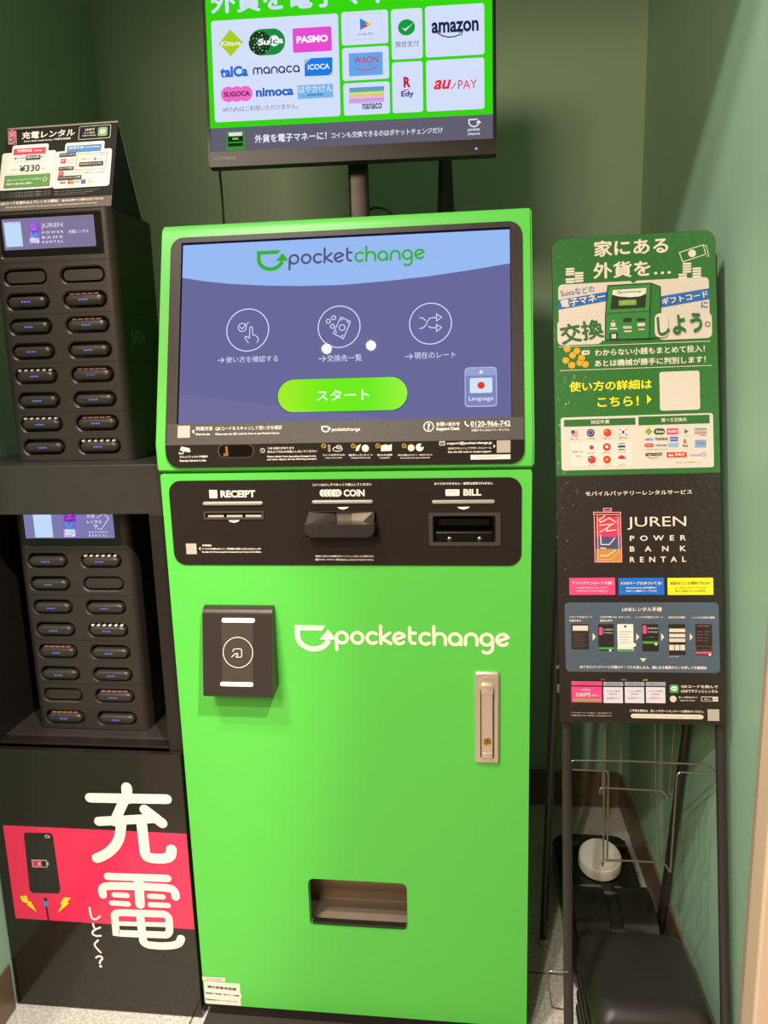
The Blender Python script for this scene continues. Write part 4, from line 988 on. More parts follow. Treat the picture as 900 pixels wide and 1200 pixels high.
c = MP.uv(312.5, 48.3); k = MP.px(312, 48)
A.polyuv(stad(c.x, c.y, 42.5*k, 29*k, 10), E('#1F8A3C'), L2); A.disk(304, 49.5, 13, E('#16301E'), lay=3)
for i in range(10):
    for j in range(4):
        t_ = 2*PI*i/10+.3*j; r_ = 3.2+3*j
        A.disk(304+r_*math.cos(t_), 49.5+r_*math.sin(t_), .9, E('#A8D8B0') if (i+j) % 2 else E('#1F8A3C'), lay=4, n=6)
A.disk(321, 47, 6, E('#F4F8FF'), lay=4); A.text('Su', 302, 49, 315, 48, E('#F4F8FF'), h=7, bold=.04, lay=5); A.text('Ic', 316.5, 47.5, 325, 47, E('#3A7A50'), h=7, bold=.02, lay=5); A.text('a', 326.5, 47.6, 331.5, 47.3, E('#F4F8FF'), h=5, bold=.04, lay=5)
A.rect(342.3, 32.4, 388.8, 58.5, E('#E64BD2'), r=2, lay=L2); A.text('PASMO', 347, 46, 384, 43.5, E('#F8F0FF'), h=8, bold=.05, lay=3)
A.text('taICa', 257.5, 84, 290, 82, E('#2D6FD0'), h=12, bold=.05, lay=L2); A.disk(262.5, 87, 1.5, CARD, lay=3)
monotext(A, 'manaca', 296, 351, 85.3, E('#2A2A5A'), w=.2, lay=L2)
A.rect(356.2, 68.5, 389.3, 87.2, E('#B4BCD4'), lay=L2); A.poly([(356.8, 75), (364, 67.4), (389.3, 66.2), (389.3, 83), (385, 87.4), (356.9, 88.6)], E('#1E7BE0'), lay=3); A.text('ICOCA', 360.5, 78.2, 386, 76.6, E('#E8F0FF'), h=6, bold=.03, lay=4)
for x, y in ((267, 109.8), (277, 109.3), (287, 108.7)): A.disk(x, y, 8.6, E('#F06CC8'), lay=L2)
A.text('SUGOCA', 262, 110, 292.5, 108.6, E('#3A1A38'), h=5.5, bold=.03, lay=3)
A.text('nimoca', 299.5, 107.5, 343.5, 105.5, E('#2462C0'), h=10, bold=.04, lay=L2)
A.rect(348.2, 99.3, 390.3, 113.2, E('#7AB4EC'), lay=L2); A.text('はやかけん', 350, 104, 389, 102.3, E('#F0F8FF'), h=8, lay=3); A.text('HAYAKAKEN', 360, 110.5, 378.5, 109.8, E('#2A4A7A'), h=2.2, bold=.03, lay=3)
A.text('※PiTaPaはご利用いただけません。', 260.5, 127.3, 349, 124, E('#6A6E8A'), h=6, lay=L2)
A.frame(407, 16, 448, 44, .4, E('#B8C0DC'), lay=L2)
for pts, c in (([(421.5, 20.5), (429, 27.2), (421.8, 34.5)], '#3A7FE0'), ([(421.5, 20.5), (430.8, 25.3), (428, 27.2)], '#2FA84A'), ([(430.8, 25.3), (434.8, 27), (431, 29.8), (428, 27.2)], '#F2B81E'), ([(421.8, 34.5), (428, 27.2), (431, 29.6)], '#E23B33')): A.poly(pts, E(c), lay=3)
A.text('Google Play', 419, 39.6, 437.5, 38.6, E('#5A5E78'), h=3.2, lay=3)
A.rect(408.3, 61.8, 448.6, 86.5, E('#62A6EE'), lay=L2); A.text('WAON', 414, 70.2, 443, 68.2, E('#C22A48'), h=7.5, bold=.01, lay=3); A.stroke([(416, 78), (419, 80.6), (427, 81.6), (436, 80.2), (441, 77.6)], 1.2, E('#D83A50'), lay=3); A.stroke([(418, 77.5), (427, 75.6), (436, 75.6), (441, 77)], .6, E('#B06A90'), lay=3)
for i, c in enumerate(('#6C8CF0', '#5FB46A', '#C8E0A0', '#E8C470', '#F0B8D0', '#C79AE0', '#D0A8EC')):
    A.rect(409, 102.2+i*2.6, 450, 103.2+i*2.6, E(c), lay=L2)
A.text('nanaco', 424.5, 124.3, 447.5, 123, E('#3A3A58'), h=6.5, bold=.02, lay=3)
A.disk(476.3, 31, 10, E('#119A3C'), lay=L2, ry=9); A.poly([(470, 40), (471.5, 36), (475, 38.5)], E('#119A3C'), lay=L2); A.poly([(470.5, 31.5), (474.7, 33), (484.5, 25.8), (475, 35.8)], CARD, lay=3)
A.text('微信支付', 463, 51.3, 491, 49.8, E('#50566E'), h=7, lay=3)
A.text('R', 472.8, 95.5, 481.3, 95.2, E('#C0203A'), h=12, bold=.05, lay=L2); A.poly([(472, 104.3), (482.5, 103.5), (474, 105.7)], E('#C0203A'), lay=L2); A.text('Edy', 470, 110.3, 485, 109.4, E('#1A2A8A'), h=8, bold=.03, lay=L2)
A.text('amazon', 505.8, 31.8, 561, 28.7, NAVY, h=12.5, bold=.03, lay=L2)
A.stroke([(513.5, 38.2), (519, 41.2), (526, 42.6), (533, 41.8), (539.5, 39.4)], 1.3, NAVY, lay=L2); A.stroke([(538, 37.3), (542, 36.8), (541, 40.5)], .9, NAVY, lay=L2)
RED = E('#E0303C')
vs, fs = glyphs('au', .03); p_, q_ = MP.uv(508, 103.5), MP.uv(530, 102.3); kk = (q_-p_).length/1.08
A.add([(p_.x+(v[0]+v[1]*.3)*kk, p_.y+v[1]*kk) for v in vs], fs, RED, L2); A.stroke([(528.5, 103.2), (531, 101.5), (534, 96)], 1.1, RED, lay=L2)
A.text('PAY', 537, 98.6, 559, 97.2, RED, h=10, lay=L2)
A.rect(264.5, 153.5, 286.5, 174.5, E('#2F9A2A'), lay=L2); A.rect(266.5, 157, 284.5, 165, E('#20241F'), lay=3); A.rect(267.5, 155, 283.5, 158.5, E('#DCE8DC'), lay=4); A.rect(266.8, 167.5, 284.5, 170.5, E('#1E261E'), lay=3); A.rect(272, 161, 279, 163, E('#6AD038'), lay=4)
A.text('外貨を電子マネーに！', 298, 162.2, 382.5, 157.8, E('#E4E6F4'), h=9.5, bold=.03, lay=L2); A.text('コインも交換できるのはポケットチェンジだけ', 388, 157.8, 519, 151.8, E('#E4E6F4'), h=7, bold=.02, lay=L2)
mark(A, 548.5, 563, 143.5, E('#E4E6F4'), lay=L2, w=.16); A.text('pocket', 548.3, 151.6, 562.5, 150.8, E('#E4E6F4'), h=4.5, lay=L2, bold=.02); A.text('change', 548.3, 156.6, 562.5, 155.8, E('#E4E6F4'), h=4, lay=L2, bold=.02)
A.build('display', mon, 'lit green display with white cards of payment logos')
A = Art(MP, .0002); A.text('I-O DATA', 251, 186.3, 276, 185, mat('#9A928C', rough=.4), h=4); A.build('maker_lettering', mon, 'small grey lettering on the chin')
A = Art(MP, .0002); A.disk(558, 174.3, 1.8, E('#4A78F0')); A.disk(558, 174.3, .9, E('#C8DCFF'), lay=2); A.build('power_light', mon, 'blue power light')
# post and foot
NP = Plane((0, .34, 0), (0, -1, 0)); a, b = NP.uv(409, 225), NP.uv(432, 225)
bm = NB(); pp = rrect_pts(a.x, .332, b.x, .352, .006, 4)
loft(bm, [[Vector((p[0], p[1], KTOP+.012)) for p in pp], [Vector((p[0], p[1], 1.75)) for p in pp]]); bm_obj('stand_post', bm, mat('#2A2322', rough=.35), mon, smooth=40)
bm = NB(); pp = rrect_pts((a.x+b.x)/2-.11, .25, (a.x+b.x)/2+.10, .43, .03, 6)
loft(bm, [[Vector((p[0], p[1], KTOP)) for p in pp], [Vector((p[0], p[1], KTOP+.01)) for p in pp], [Vector((p[0]*.97+.03*a.x, p[1]*.97+.0102, KTOP+.0118)) for p in pp]]); bm_obj('stand_foot', bm, BLACKM, mon, smooth=40)
# narrow black box behind
NP2 = Plane((0, .42, 0), (0, -1, 0)); f = lambda x, y: NP2.uv(x, y)
a, b, c, d, e_ = f(513.5, 183), f(519, 249), f(511, 250), f(528, 186), f(534, 248)
bm = NB()
base = [(c.x, .42), (c.x+.012, .405), (e_.x, .43), (e_.x, .47), (c.x, .47)]; top = [(a.x+.002, .425), (a.x+.01, .418), (d.x, .432), (d.x, .465), (a.x+.002, .465)]
zt_ = 1.66
loft(bm, [[Vector((p[0], p[1], KTOP)) for p in base], [Vector((p[0], p[1], zt_-.012)) for p in top], [Vector((p[0]-.004*(i > 1), p[1]+.002, zt_)) for i, p in enumerate(top)]])
rt = bm_obj('upright_device', bm, mat('#1A1615', rough=.35), None, smooth=25)
tag(rt, 'narrow black upright device behind the right half of the monitor', 'device')
# cords
def cord(name, pts, r, m, label, cat='cord'):
    bm = NB(); tube(bm, bend(pts, .03, 5), r, 8); o = bm_obj(name, bm, m, None, smooth=60); tag(o, label, cat); return o
Q = lambda y, *p: [Plane((0, y, 0), (0, -1, 0)).hit(*q) for q in p]
cord('thin_cord', [MP.w(-.245, .05, -.024), Plane((0, .36, 0), (0, -1, 0)).hit(257, 200), Plane((0, .40, 0), (0, -1, 0)).hit(260, 225), Vector((Plane((0, .41, 0), (0, -1, 0)).hit(262, 255).x, .41, KTOP+.003)), Vector((Plane((0, .41, 0), (0, -1, 0)).hit(262, 255).x+.03, .44, KTOP+.003))], .0022, mat('#2A2622', rough=.5), 'thin dark cord hanging from the monitor\'s left corner')
pts = Q(.40, (432, 246), (438, 243.5), (447, 243.3), (455, 247), (462, 253)); cord('signal_cable', pts, .0024, BLACKM, 'short black cable curving out beside the monitor post', 'cable')

# ================================================================== sign stand on the right
sgn = thing('sign_stand', 'black A-frame stand with a glossy green and black poster board', 'sign', (.47, .05, 0))
py_, pl_, pr_ = -.0054, .2035, .0118
r_ = Vector((math.cos(py_), math.sin(py_), 0)); n_ = Vector((math.sin(py_), -math.cos(py_), 0))
u_ = Vector((0, 0, 1))*math.cos(pl_)-n_*math.sin(pl_)
u2 = -r_*math.sin(pr_)+u_*math.cos(pr_)
PP = Plane((.4686, .05, 1.0295), r_.cross(u_), u2)
PW, PH_ = .1266, .3892
# the board's own artwork materials are laminated: clear coat with a fine orange-peel
def lam(h): return mat(h, rough=.45, spec=.3, coat=.8, bump=1.0, bscale=110)
PG, PB = lam('#2A6E2C'), lam('#251E1A')
CR_ = lam('#EBDCCB'); PY = lam('#F3E22A'); PBL = lam('#2268B8'); PKK = lam('#EE4A86')
bm = NB(); plate(bm, PP, rrect_pts(-PW, -PH_, PW, PH_, .018, 7, (0, 0, 1, 1)), [], -.006, 0)
bd = bm_obj('poster_board', bm, PB, sgn)
A = Art(PP, .0001); A.lay = 1
a, b = PP.uv(653, 556), PP.uv(845, 555.5); yg = (a.y+b.y)/2
A.polyuv(rrect_pts(-PW+.0004, yg, PW-.0004, PH_-.0004, .018, 7, (0, 0, 1, 1)), PG, 0)
A.text('家にある', 696, 291, 783, 288, CR_, h=20, bold=.03); A.text('外貨を…', 695, 317, 786, 313.5, CR_, h=20, bold=.03)
def coin_pile(x, y, n):
    for i in range(n):
        c = PP.uv(x, y-i*3.1); k = PP.px(x, y); A.polyuv(stad(c.x, c.y, 10.5*k, 2.5*k, 4), CR_, 1)
coin_pile(668, 330.5, 2); coin_pile(678.5, 329.5, 4); coin_pile(668, 318, 2) if 0 else coin_pile(668, 321.5, 3)
coin_pile(800, 325, 2); coin_pile(805, 318.5, 4); coin_pile(816.5, 324, 4)
A.stroke([(796, 296), (824, 287), (827, 298), (800, 307)], 1, CR_, closed=True); A.disk(811, 297, 4.6, CR_); A.stroke([(824.5, 288), (827.5, 287.5), (830.5, 300), (828, 300.5)], .8, CR_)
WP = lam('#DCCFC3')
A.rect(654, 333.8, 832, 394, WP, r=5); A.poly([(737, 328.5), (747, 328), (742, 332)], PG, lay=2)
A.rect(653, 375, 706, 403, WP, r=6, lay=1.6); A.rect(771, 369, 834.5, 396, WP, r=6, lay=1.6)
DOT = lam('#CDBFB8')
for i in range(12):
    for j in range(7):
        for bx_, by_ in ((656, 368), (776, 361)):
            x, y = bx_+i*4.4+(j % 2)*2.2, by_+j*4.2-i*.2
            if x < 831 and not (706 < x < 772): A.disk(x, y, .75, DOT, lay=2, n=6)
A.poly([(654, 352), (711.7, 342), (711.7, 352.5), (654, 363)], PBL, lay=3); A.poly([(774, 347.5), (830.8, 338), (830.8, 350.5), (774, 360.5)], PBL, lay=3)
A.text('Suicaなどの', 657, 344, 696, 338.5, PBL, h=8, lay=3, slant=1); A.text('電子マネー', 657, 357, 709, 347.3, CR_, h=9.5, bold=.03, lay=4, slant=1); A.text('ギフトコード', 775.5, 354, 829, 344.5, CR_, h=8.5, bold=.03, lay=4, slant=1); A.text('に', 821.5, 358, 829, 356.5, PBL, h=8, bold=.02, lay=4)
DG = lam('#2B6A2E')
A.text('交換', 656.5, 393, 706.5, 384, DG, h=24, bold=.03, lay=4, slant=1); A.rect(766.5, 368, 783, 395.5, WP, r=6, lay=8); A.text('しよう', 769.5, 383.5, 822, 377.5, DG, h=24, bold=.035, lay=9, slant=1); A.ring(829, 380, 2.8, 1.1, lam('#6A6A66'), lay=4)
# small drawing of a machine
INKP = lam('#20301F')
A.poly([(711.5, 334.5), (762.8, 331.5), (774, 336), (775, 396), (761, 397.5), (708.5, 399), (708.8, 368.5)], INKP, lay=4)
A.poly([(712.8, 336), (762, 333), (760.5, 364.5), (710, 367.5)], lam('#3B8A3C'), lay=5); A.poly([(763.5, 333), (773, 336.8), (773.8, 395), (761.5, 396.5), (761.8, 364)], lam('#2F7431'), lay=5); A.poly([(710, 368.3), (760.5, 365.3), (760.3, 396.5), (709.7, 398)], lam('#368239'), lay=5)
A.poly([(717.5, 340), (757.3, 337.3), (755.8, 360.8), (715, 363)], INKP, lay=6)
A.poly([(717.8, 340.5), (757, 337.9), (756.6, 344.5), (750, 347.8), (738, 348.9), (725, 348), (717, 346)], lam('#E9E2D6'), lay=7); A.text('pocketchange', 727, 343.5, 751, 341.8, DG, h=3.4, lay=8, slant=1); A.ring(725, 343.4, 1.7, .6, DG, lay=8)
A.rect(724.5, 352.5, 745.5, 357.8, lam('#7AA83C'), r=1, lay=7); A.text('スタート', 728, 355.5, 742, 354.8, CR_, h=2.8, lay=8)
c = PP.uv(735, 375.3); k = PP.px(735, 375); A.polyuv(stad(c.x, c.y, 10.5*k, 5*k, 5), INKP, 6); A.poly([(745.5, 373.8), (756, 373.3), (755.5, 376.2), (746, 376.6)], INKP, lay=6)
A.rect(715.5, 378.5, 721, 383, WP, lay=6); A.poly([(717, 375.5), (720, 375.4), (718.5, 377)], WP, lay=6); A.rect(714.5, 385, 723, 386.5, WP, lay=6)
for i in range(4): A.disk(731.5+i*2.2, 384, 1.8, WP, lay=6, n=10)
A.rect(746.5, 379, 755.5, 382.5, WP, r=1, lay=6); A.rect(731, 388, 740, 389.3, WP, lay=6); A.rect(748, 385.8, 755, 387, WP, lay=6)
A.rect(714, 390.5, 724, 397.5, INKP, r=1, lay=6); A.rect(716.3, 392, 721.8, 397, lam('#CFCFC6'), lay=7)
A.stroke([(655, 406.7), (832, 399.8)], .7, CR_); A.stroke([(656.5, 434.5), (833.5, 428.3)], .7, CR_)
for x, y in ((664.5, 409), (676, 411.5), (671, 416.5), (663, 422.5), (681.5, 419.5), (679.5, 425), (670, 428), (686, 427)):
    A.disk(x, y, 4, lam('#E8B42A'), lay=1); A.ring(x, y, 2.6, .5, lam('#B8801A'), lay=2, n=14)
A.rect(681.5, 411, 691, 416, lam('#E4DCCB'), r=2, lay=3); A.text('¥$', 684, 413.6, 689, 413.4, INKP, h=3, lay=4)
A.text('わからない小銭もまとめて投入！', 697, 413.3, 826, 408.6, CR_, h=8.5, bold=.025); A.text('あとは機械が勝手に判別します！', 697, 425.8, 827, 421.2, CR_, h=8.5, bold=.025)
A.text('使い方の詳細は', 667, 453.5, 764, 450, PY, h=12, bold=.03); A.text('こちら！', 700, 471.3, 748.5, 469.7, PY, h=12, bold=.03); A.poly([(758, 462.5), (763.5, 468), (758.3, 473.5)], PY)
A.rect(772.5, 436, 820.5, 480, WP, r=3)
A.rect(657, 489.5, 836.7, 547.5, WP, r=3); A.rect(660.8, 492.2, 744.5, 497.7, DG, lay=2); A.rect(748, 488.5, 831.5, 496, DG, lay=2)
A.text('対応外貨', 692, 494.8, 714, 494.2, CR_, h=5, bold=.02, lay=3); A.text('選べる交換先', 774.5, 492.3, 804.5, 491.6, CR_, h=5, bold=.02, lay=3)
A.rect(667.5, 518.5, 741.5, 546, lam('#E2D9CE'), r=3, lay=2); A.text('紙幣のみ', 670.5, 529.5, 683.5, 529.3, lam('#7A8A70'), h=2.5, lay=3); A.text('対応', 674, 534.5, 680.5, 534.4, lam('#7A8A70'), h=2.5, lay=3)
FR, FB, FY, FW = lam('#D8382E'), lam('#2B3A8C'), lam('#F2C53A'), lam('#F6EFE6')
def flag(x, y, name, fn):
    A.disk(x, y, 4.6, FW, lay=3, n=18); fn(x, y); A.text(name, x-4.5, y+6.8, x+4.5, y+6.7, lam('#5A5048'), h=1.6, lay=3)
def fl_us(x, y):
    for i in range(4): A.stroke([(x-4.2+abs(i-1.5)*.7, y-3+i*2), (x+4.2-abs(i-1.5)*.7, y-3.05+i*2)], 1, FR, lay=4, cap=False)
    A.rect(x-3.8, y-3.2, x, y, FB, lay=5)
flag(673, 507.8, '米ドル USD', fl_us); flag(692, 507.3, 'ユーロ EUR', lambda x, y: (A.disk(x, y, 4.6, FB, lay=4), A.ring(x, y, 2.6, .5, FY, lay=5, n=12))); flag(711.5, 507, '中国元 CNY', lambda x, y: (A.disk(x, y, 4.6, FR, lay=4), A.disk(x-1.6, y-1.2, 1, FY, lay=5)))
flag(730, 506.3, '韓国 KRW', lambda x, y: (A.disk(x, y-.1, 1.9, FR, lay=4), A.disk(x, y+.9, 1.3, FB, lay=5), [A.stroke([(x+sx*3.4-.7, y+sy*2.6), (x+sx*3.4+.7, y+sy*2.6)], .9, INKP, lay=4) for sx in (-1, 1) for sy in (-1, 1)]))
flag(693, 524.3, '日本 JPY', lambda x, y: A.disk(x, y, 2.8, FR, lay=4)); flag(710.8, 523.7, '香港 HKD', lambda x, y: (A.disk(x, y, 4.6, FR, lay=4), A.disk(x, y, 1.8, FW, lay=5)))
flag(728.2, 523.2, 'タイ THB', lambda x, y: (A.rect(x-4.3, y-1.2, x+4.3, y+1.2, FB, lay=4), A.stroke([(x-3, y-3.3), (x+3, y-3.4)], 1.2, FR, lay=4), A.stroke([(x-3, y+3.5), (x+3, y+3.4)], 1.2, FR, lay=4)))
flag(693.3, 538.6, '台湾 TWD', lambda x, y: (A.disk(x, y, 4.6, FR, lay=4), A.rect(x-4, y-3.4, x, y, FB, lay=5), A.disk(x-1.9, y-1.7, .9, FW, lay=6)))
flag(711, 538.5, 'ベトナム VND', lambda x, y: (A.disk(x, y, 4.6, FR, lay=4), A.poly([(x+2*math.sin(PI*i/5)*(1 if i % 2 == 0 else .45), y-2*math.cos(PI*i/5)*(1 if i % 2 == 0 else .45)) for i in range(10)], FY, lay=5)))
flag(728.3, 538, 'シンガポール SGD', lambda x, y: A.polyuv([tuple(PP.uv(x+4.6*math.cos(PI*i/8), y-4.6*math.sin(PI*i/8))) for i in range(9)], FR, 4))
A.poly([(760, 501), (764.5, 505.5), (760, 510), (755.5, 505.7)], lam('#8AA82C'), lay=2); c = PP.uv(772.5, 505.7); k = PP.px(772, 505); A.polyuv(stad(c.x, c.y, 13*k, 7.6*k, 5), lam('#2F5A3A'), 2); A.text('Suica', 768.5, 505.9, 777.5, 505.5, FW, h=2.8, bold=.03, lay=3)
A.rect(781, 502.2, 794.5, 509, PKK, r=.8, lay=2); A.text('PASMO', 782.5, 505.8, 793, 505.5, FW, h=2.6, bold=.03, lay=3); A.poly([(802, 502.5), (806.5, 505.5), (802, 508.5)], lam('#5A5A6A'), lay=2); A.text('Google Play', 801, 510.8, 807, 510.6, lam('#7A7068'), h=1, lay=2)
for i, c in enumerate(('#6A8CC8', '#D8C060', '#E0A060', '#B88AB8')): A.rect(813.8, 502+i*1.6, 828, 503.4+i*1.6, lam(c), lay=2)
A.text('nanaco', 819.5, 510.2, 827.5, 510, INKP, h=1.8, lay=2)
A.text('taICa', 756, 515, 765, 514.6, lam('#2D6FD0'), h=3, bold=.05, lay=2); A.text('manaca', 767.5, 514.7, 782.5, 514.2, INKP, h=3, bold=.02, lay=2); A.rect(785, 512, 794.5, 517, lam('#2462C0'), lay=2); A.text('ICOCA', 786, 514.6, 793.5, 514.3, FW, h=2, lay=3)
c = PP.uv(760.5, 521.8); A.polyuv(stad(c.x, c.y, 11*k, 4.6*k, 5), lam('#C8303E'), 2); A.text('SUGOCA', 756.5, 521.9, 764.5, 521.6, FW, h=1.8, lay=3); A.text('nimoca', 768.5, 521.8, 781.5, 521.4, lam('#3A6AB0'), h=3, bold=.03, lay=2); A.rect(783, 519.2, 795, 523.8, lam('#8CB4DC'), lay=2)
A.text('R', 801, 517.5, 804.8, 517.4, FR, h=5.5, bold=.05, lay=2); A.text('Edy', 800, 522.7, 806.5, 522.5, FB, h=3.2, bold=.03, lay=2); A.rect(814.2, 515.6, 827.5, 524, lam('#7C9CCB'), lay=2); A.text('WAON', 816.5, 519.5, 825, 519.2, lam('#A84A6A'), h=2.5, lay=3)
A.text('※PiTaPaはご利用いただけません。', 756.5, 527, 784, 526.4, lam('#7A7068'), h=1.6, lay=2)
A.text('amazon', 756.3, 532.8, 776, 532.2, INKP, h=4, bold=.03, lay=2); A.stroke([(759, 536), (765, 537.3), (771, 535.8)], .6, INKP, lay=2); A.rect(781, 530.2, 804.5, 535.8, lam('#CF3A26'), lay=2); A.text('au PAY', 783, 533.2, 802.5, 532.6, FW, h=3.6, bold=.03, lay=3); A.text('unicef', 808, 533.2, 821.5, 532.7, lam('#4A7AC0'), h=3.4, lay=2); A.ring(824.5, 532.6, 2.1, .8, lam('#4A7AC0'), lay=2, n=14)
A.text('対応通貨・交換先の最新情報はこちら', 792, 542, 820, 541.6, lam('#8A7F75'), h=1.5, lay=2)
# lower half
A.text('モバイルバッテリーレンタルサービス', 686, 578.3, 811, 576.8, CR_, h=5.6, bold=.02)
battery(A, 694.5, 594.5, 729.5, 660.5, lam('#F2A7A4'), [lam('#D83A58'), lam('#46507E'), lam('#C98A3C')], lam('#FBE6DC'), 1, 1.0)
A.text('JUREN', 735, 613.6, 804, 612.4, CR_, h=15.5)
for t_, y in (('P  O  W  E  R', 630.7), ('B    A    N    K', 643.2), ('R  E  N  T  A  L', 655.7)): A.text(t_, 738, y, 804, y-.4, CR_, h=6.5, bold=.02)
for x, c, t_, tc, u1, u2_ in ((667, '#EE4A86', 'アプリダウンロード不要！', '#FBD8DE', 'LINEからかんたんレンタル', 'あなたのスマホでも使える'), (724.5, '#1F6CCB', '3つのケーブルがついてる！', '#F4F0EA', 'iPhone/Android 各社端末に', '対応した3種類のケーブル付き'), (782, '#EFE52C', '返却はどこの場所でもOK！', '#8A8428', 'レンタルしたバッテリーは', '借りた場所以外でも返却可')):
    A.rect(x, 677.2, x+54, 697, lam(c)); A.text(t_, x+3, 683.3, x+51, 683.2, lam(tc), h=3.8, bold=.03, lay=2); A.text(u1, x+9, 688.7, x+45, 688.6, lam(tc), h=2.2, bold=.02, lay=2); A.text(u2_, x+9, 692.5, x+45, 692.4, lam(tc), h=2.2, bold=.02, lay=2)
SL = lam('#4D5C6C'); A.rect(661.5, 706, 843.8, 788.7, SL, r=5)
A.text('LINEレンタル手順', 729, 714, 775.5, 713.9, CR_, h=5.4, bold=.03, lay=2)
for t_, x0, x1, y in (('スタンドのQRコード', 667, 694, 723), ('を読み取る', 667, 681, 727.2), ('「LINEで借りる」をタップし', 703, 739, 723), ('認証を許可', 703, 717.5, 727.2), ('レンタル可能をスタート', 745, 777, 723.2), ('支払方法の選択', 783, 803, 723.4), ('レンタル内容の確認', 811, 837.5, 723.6)): A.text(t_, x0, y, x1, y, CR_, h=2.6, bold=.03, lay=2)
PK_ = lam('#29211F'); GN = lam('#3FA048')
for x0, x1, y1, c in ((669.3, 690.2, 760.8, PK_), (700.8, 719.6, 762.5, PK_), (723.2, 742.5, 763.3, lam('#EDE7DC')), (752, 772, 763.3, PK_), (783, 803.5, 767.5, PK_), (814.5, 834.8, 767.5, PK_)): A.rect(x0, 731.3, x1, y1, c, r=.8, lay=2)
A.rect(671, 733, 689, 739, WP, lay=3)
for i in range(8): A.stroke([(671.5, 742+i*2.2), (688.5-(i % 3)*3, 742+i*2.2)], .5, lam('#6A605A'), lay=3)
A.rect(702, 735, 706, 744, PKK, r=.8, lay=3); A.text('JUREN', 707, 738, 718, 738, CR_, h=2.4, lay=3); A.text('POWER BANK', 707, 741.5, 718, 741.5, CR_, h=1.5, lay=3); A.rect(701.5, 758.3, 719.3, 761, GN, r=.8, lay=3); A.disk(715, 762, 1.5, CR_, lay=4, n=8)
A.disk(732.5, 734, 1.5, INKP, lay=3, n=8); A.rect(724, 760.5, 742, 763, GN, r=.5, lay=3); A.rect(735, 753.5, 745, 757.5, lam('#F2EEE0'), r=.6, lay=4)
for i in range(5): A.stroke([(725.5, 740+i*3.2), (740-(i % 2)*4, 740+i*3.2)], .5, lam('#9A9086'), lay=3)
A.rect(753, 733, 757.5, 742.5, PKK, r=.8, lay=3); A.text('JUREN', 758.5, 736.5, 770.5, 736.5, CR_, h=2.6, lay=3); A.text('POWER BANK', 758.5, 740.5, 770.5, 740.5, CR_, h=1.5, lay=3); A.rect(752.8, 751.3, 771.5, 754.3, GN, r=.8, lay=3); A.disk(768.5, 754.7, 1.6, CR_, lay=4, n=8); A.text('レンタル中', 757, 746.5, 767, 746.5, lam('#A89C92'), h=1.6, lay=3)
for y in (736.5, 742.5, 748): A.rect(784, y, 802.8, y+4.3, WP, lay=3)
for i in range(3): A.rect(784+i*6.4, 755.5, 789.8+i*6.4, 762, WP, lay=3)
A.text('※支払い選択', 784, 769.3, 795, 769.3, CR_, h=1.4, lay=3)
A.stroke([(817, 733.5), (831, 733.5)], .6, PKK, lay=3)
for i in range(4): A.stroke([(816.5, 740+i*3.6), (823, 740+i*3.6)], .6, lam('#A8506A'), lay=3); A.stroke([(826, 740+i*3.6), (831.5-i, 740+i*3.6)], .5, lam('#8A807A'), lay=3)
A.frame(815.5, 757, 834, 761.5, .4, lam('#8A6A2A'), lay=3); A.rect(815.3, 763.3, 834, 766.3, PKK, r=.8, lay=3); A.disk(831.5, 767, 1.6, CR_, lay=4, n=8)
for x in (694.5, 745.5, 774.7, 808.2): A.poly([(x, 741.8), (x+3.6, 746.3), (x, 750.8)], CR_, lay=2)
A.poly([(749.5, 771.2), (757.5, 771.3), (753.6, 775.6)], CR_, lay=2)
A.text('出てきたバッテリーに付属のケーブルを差し込み、横にある電源ボタンを押して充電開始', 679.5, 781.4, 828, 782.4, CR_, h=3.8, bold=.03, lay=2)
A.text('2時間', 704, 796.3, 709, 796.3, lam('#D06A80'), h=1.6); A.text('12時間', 728, 796.5, 734, 796.5, lam('#A8B0C8'), h=1.6); A.text('36時間', 753, 796.8, 759, 796.8, PY, h=1.6)
A.rect(669.5, 798.2, 705.5, 803.3, PKK); A.rect(669.5, 804.4, 705.5, 823.3, PKK); A.text('レンタルスタート', 675, 800.8, 698, 800.8, lam('#8A2A4A'), h=2.2, lay=2); A.text('利用料金', 681, 808.2, 692, 808.2, FW, h=2.2, lay=2); A.text('330円', 674.5, 814, 691, 814, FW, h=5, bold=.02, lay=2); A.text('（税込）', 692.5, 814.7, 701.5, 814.7, FW, h=2.4, lay=2); A.rect(671.5, 818.7, 704, 821.8, lam('#7FB048'), lay=2)
LV = lam('#9AA2B4'); LW = lam('#DCD8E6')
for x, t_ in ((707, '延長 1日目'), (732, '延長 2日目'), (756.8, '返却しない')):
    A.rect(x, 799, x+23.2, 803.8, LV); A.text(t_, x+4, 801.5, x+19, 801.5, lam('#565E74'), h=2, lay=2); A.rect(x, 805, x+23, 824, LW); A.text('さらに24時間', x+4, 809.8, x+19, 809.8, lam('#6A6A78'), h=1.8, lay=2); A.text('延長料金', x+7, 813.2, x+16, 813.2, lam('#6A6A78'), h=1.8, lay=2); A.text('440円', x+3.5, 818, x+13, 818, lam('#F07AA0'), h=2.8, bold=.02, lay=2); A.text('（税込）', x+13.5, 818, x+20, 818, lam('#F07AA0'), h=1.6, lay=2)
A.rect(784.5, 802.2, 795.3, 812, lam('#3FA050'), r=1.8); A.disk(789.9, 806.8, 3.8, FW, lay=2, ry=3.1); A.text('LINE', 787.2, 806.9, 792.6, 806.9, lam('#3FA050'), h=1.8, bold=.03, lay=3)
A.text('QRコードを読んで', 798, 804.5, 841.3, 804.8, CR_, h=4, bold=.03); A.text('LINEでサクッとレンタル', 798, 809.8, 841.3, 810.2, CR_, h=4, bold=.03)
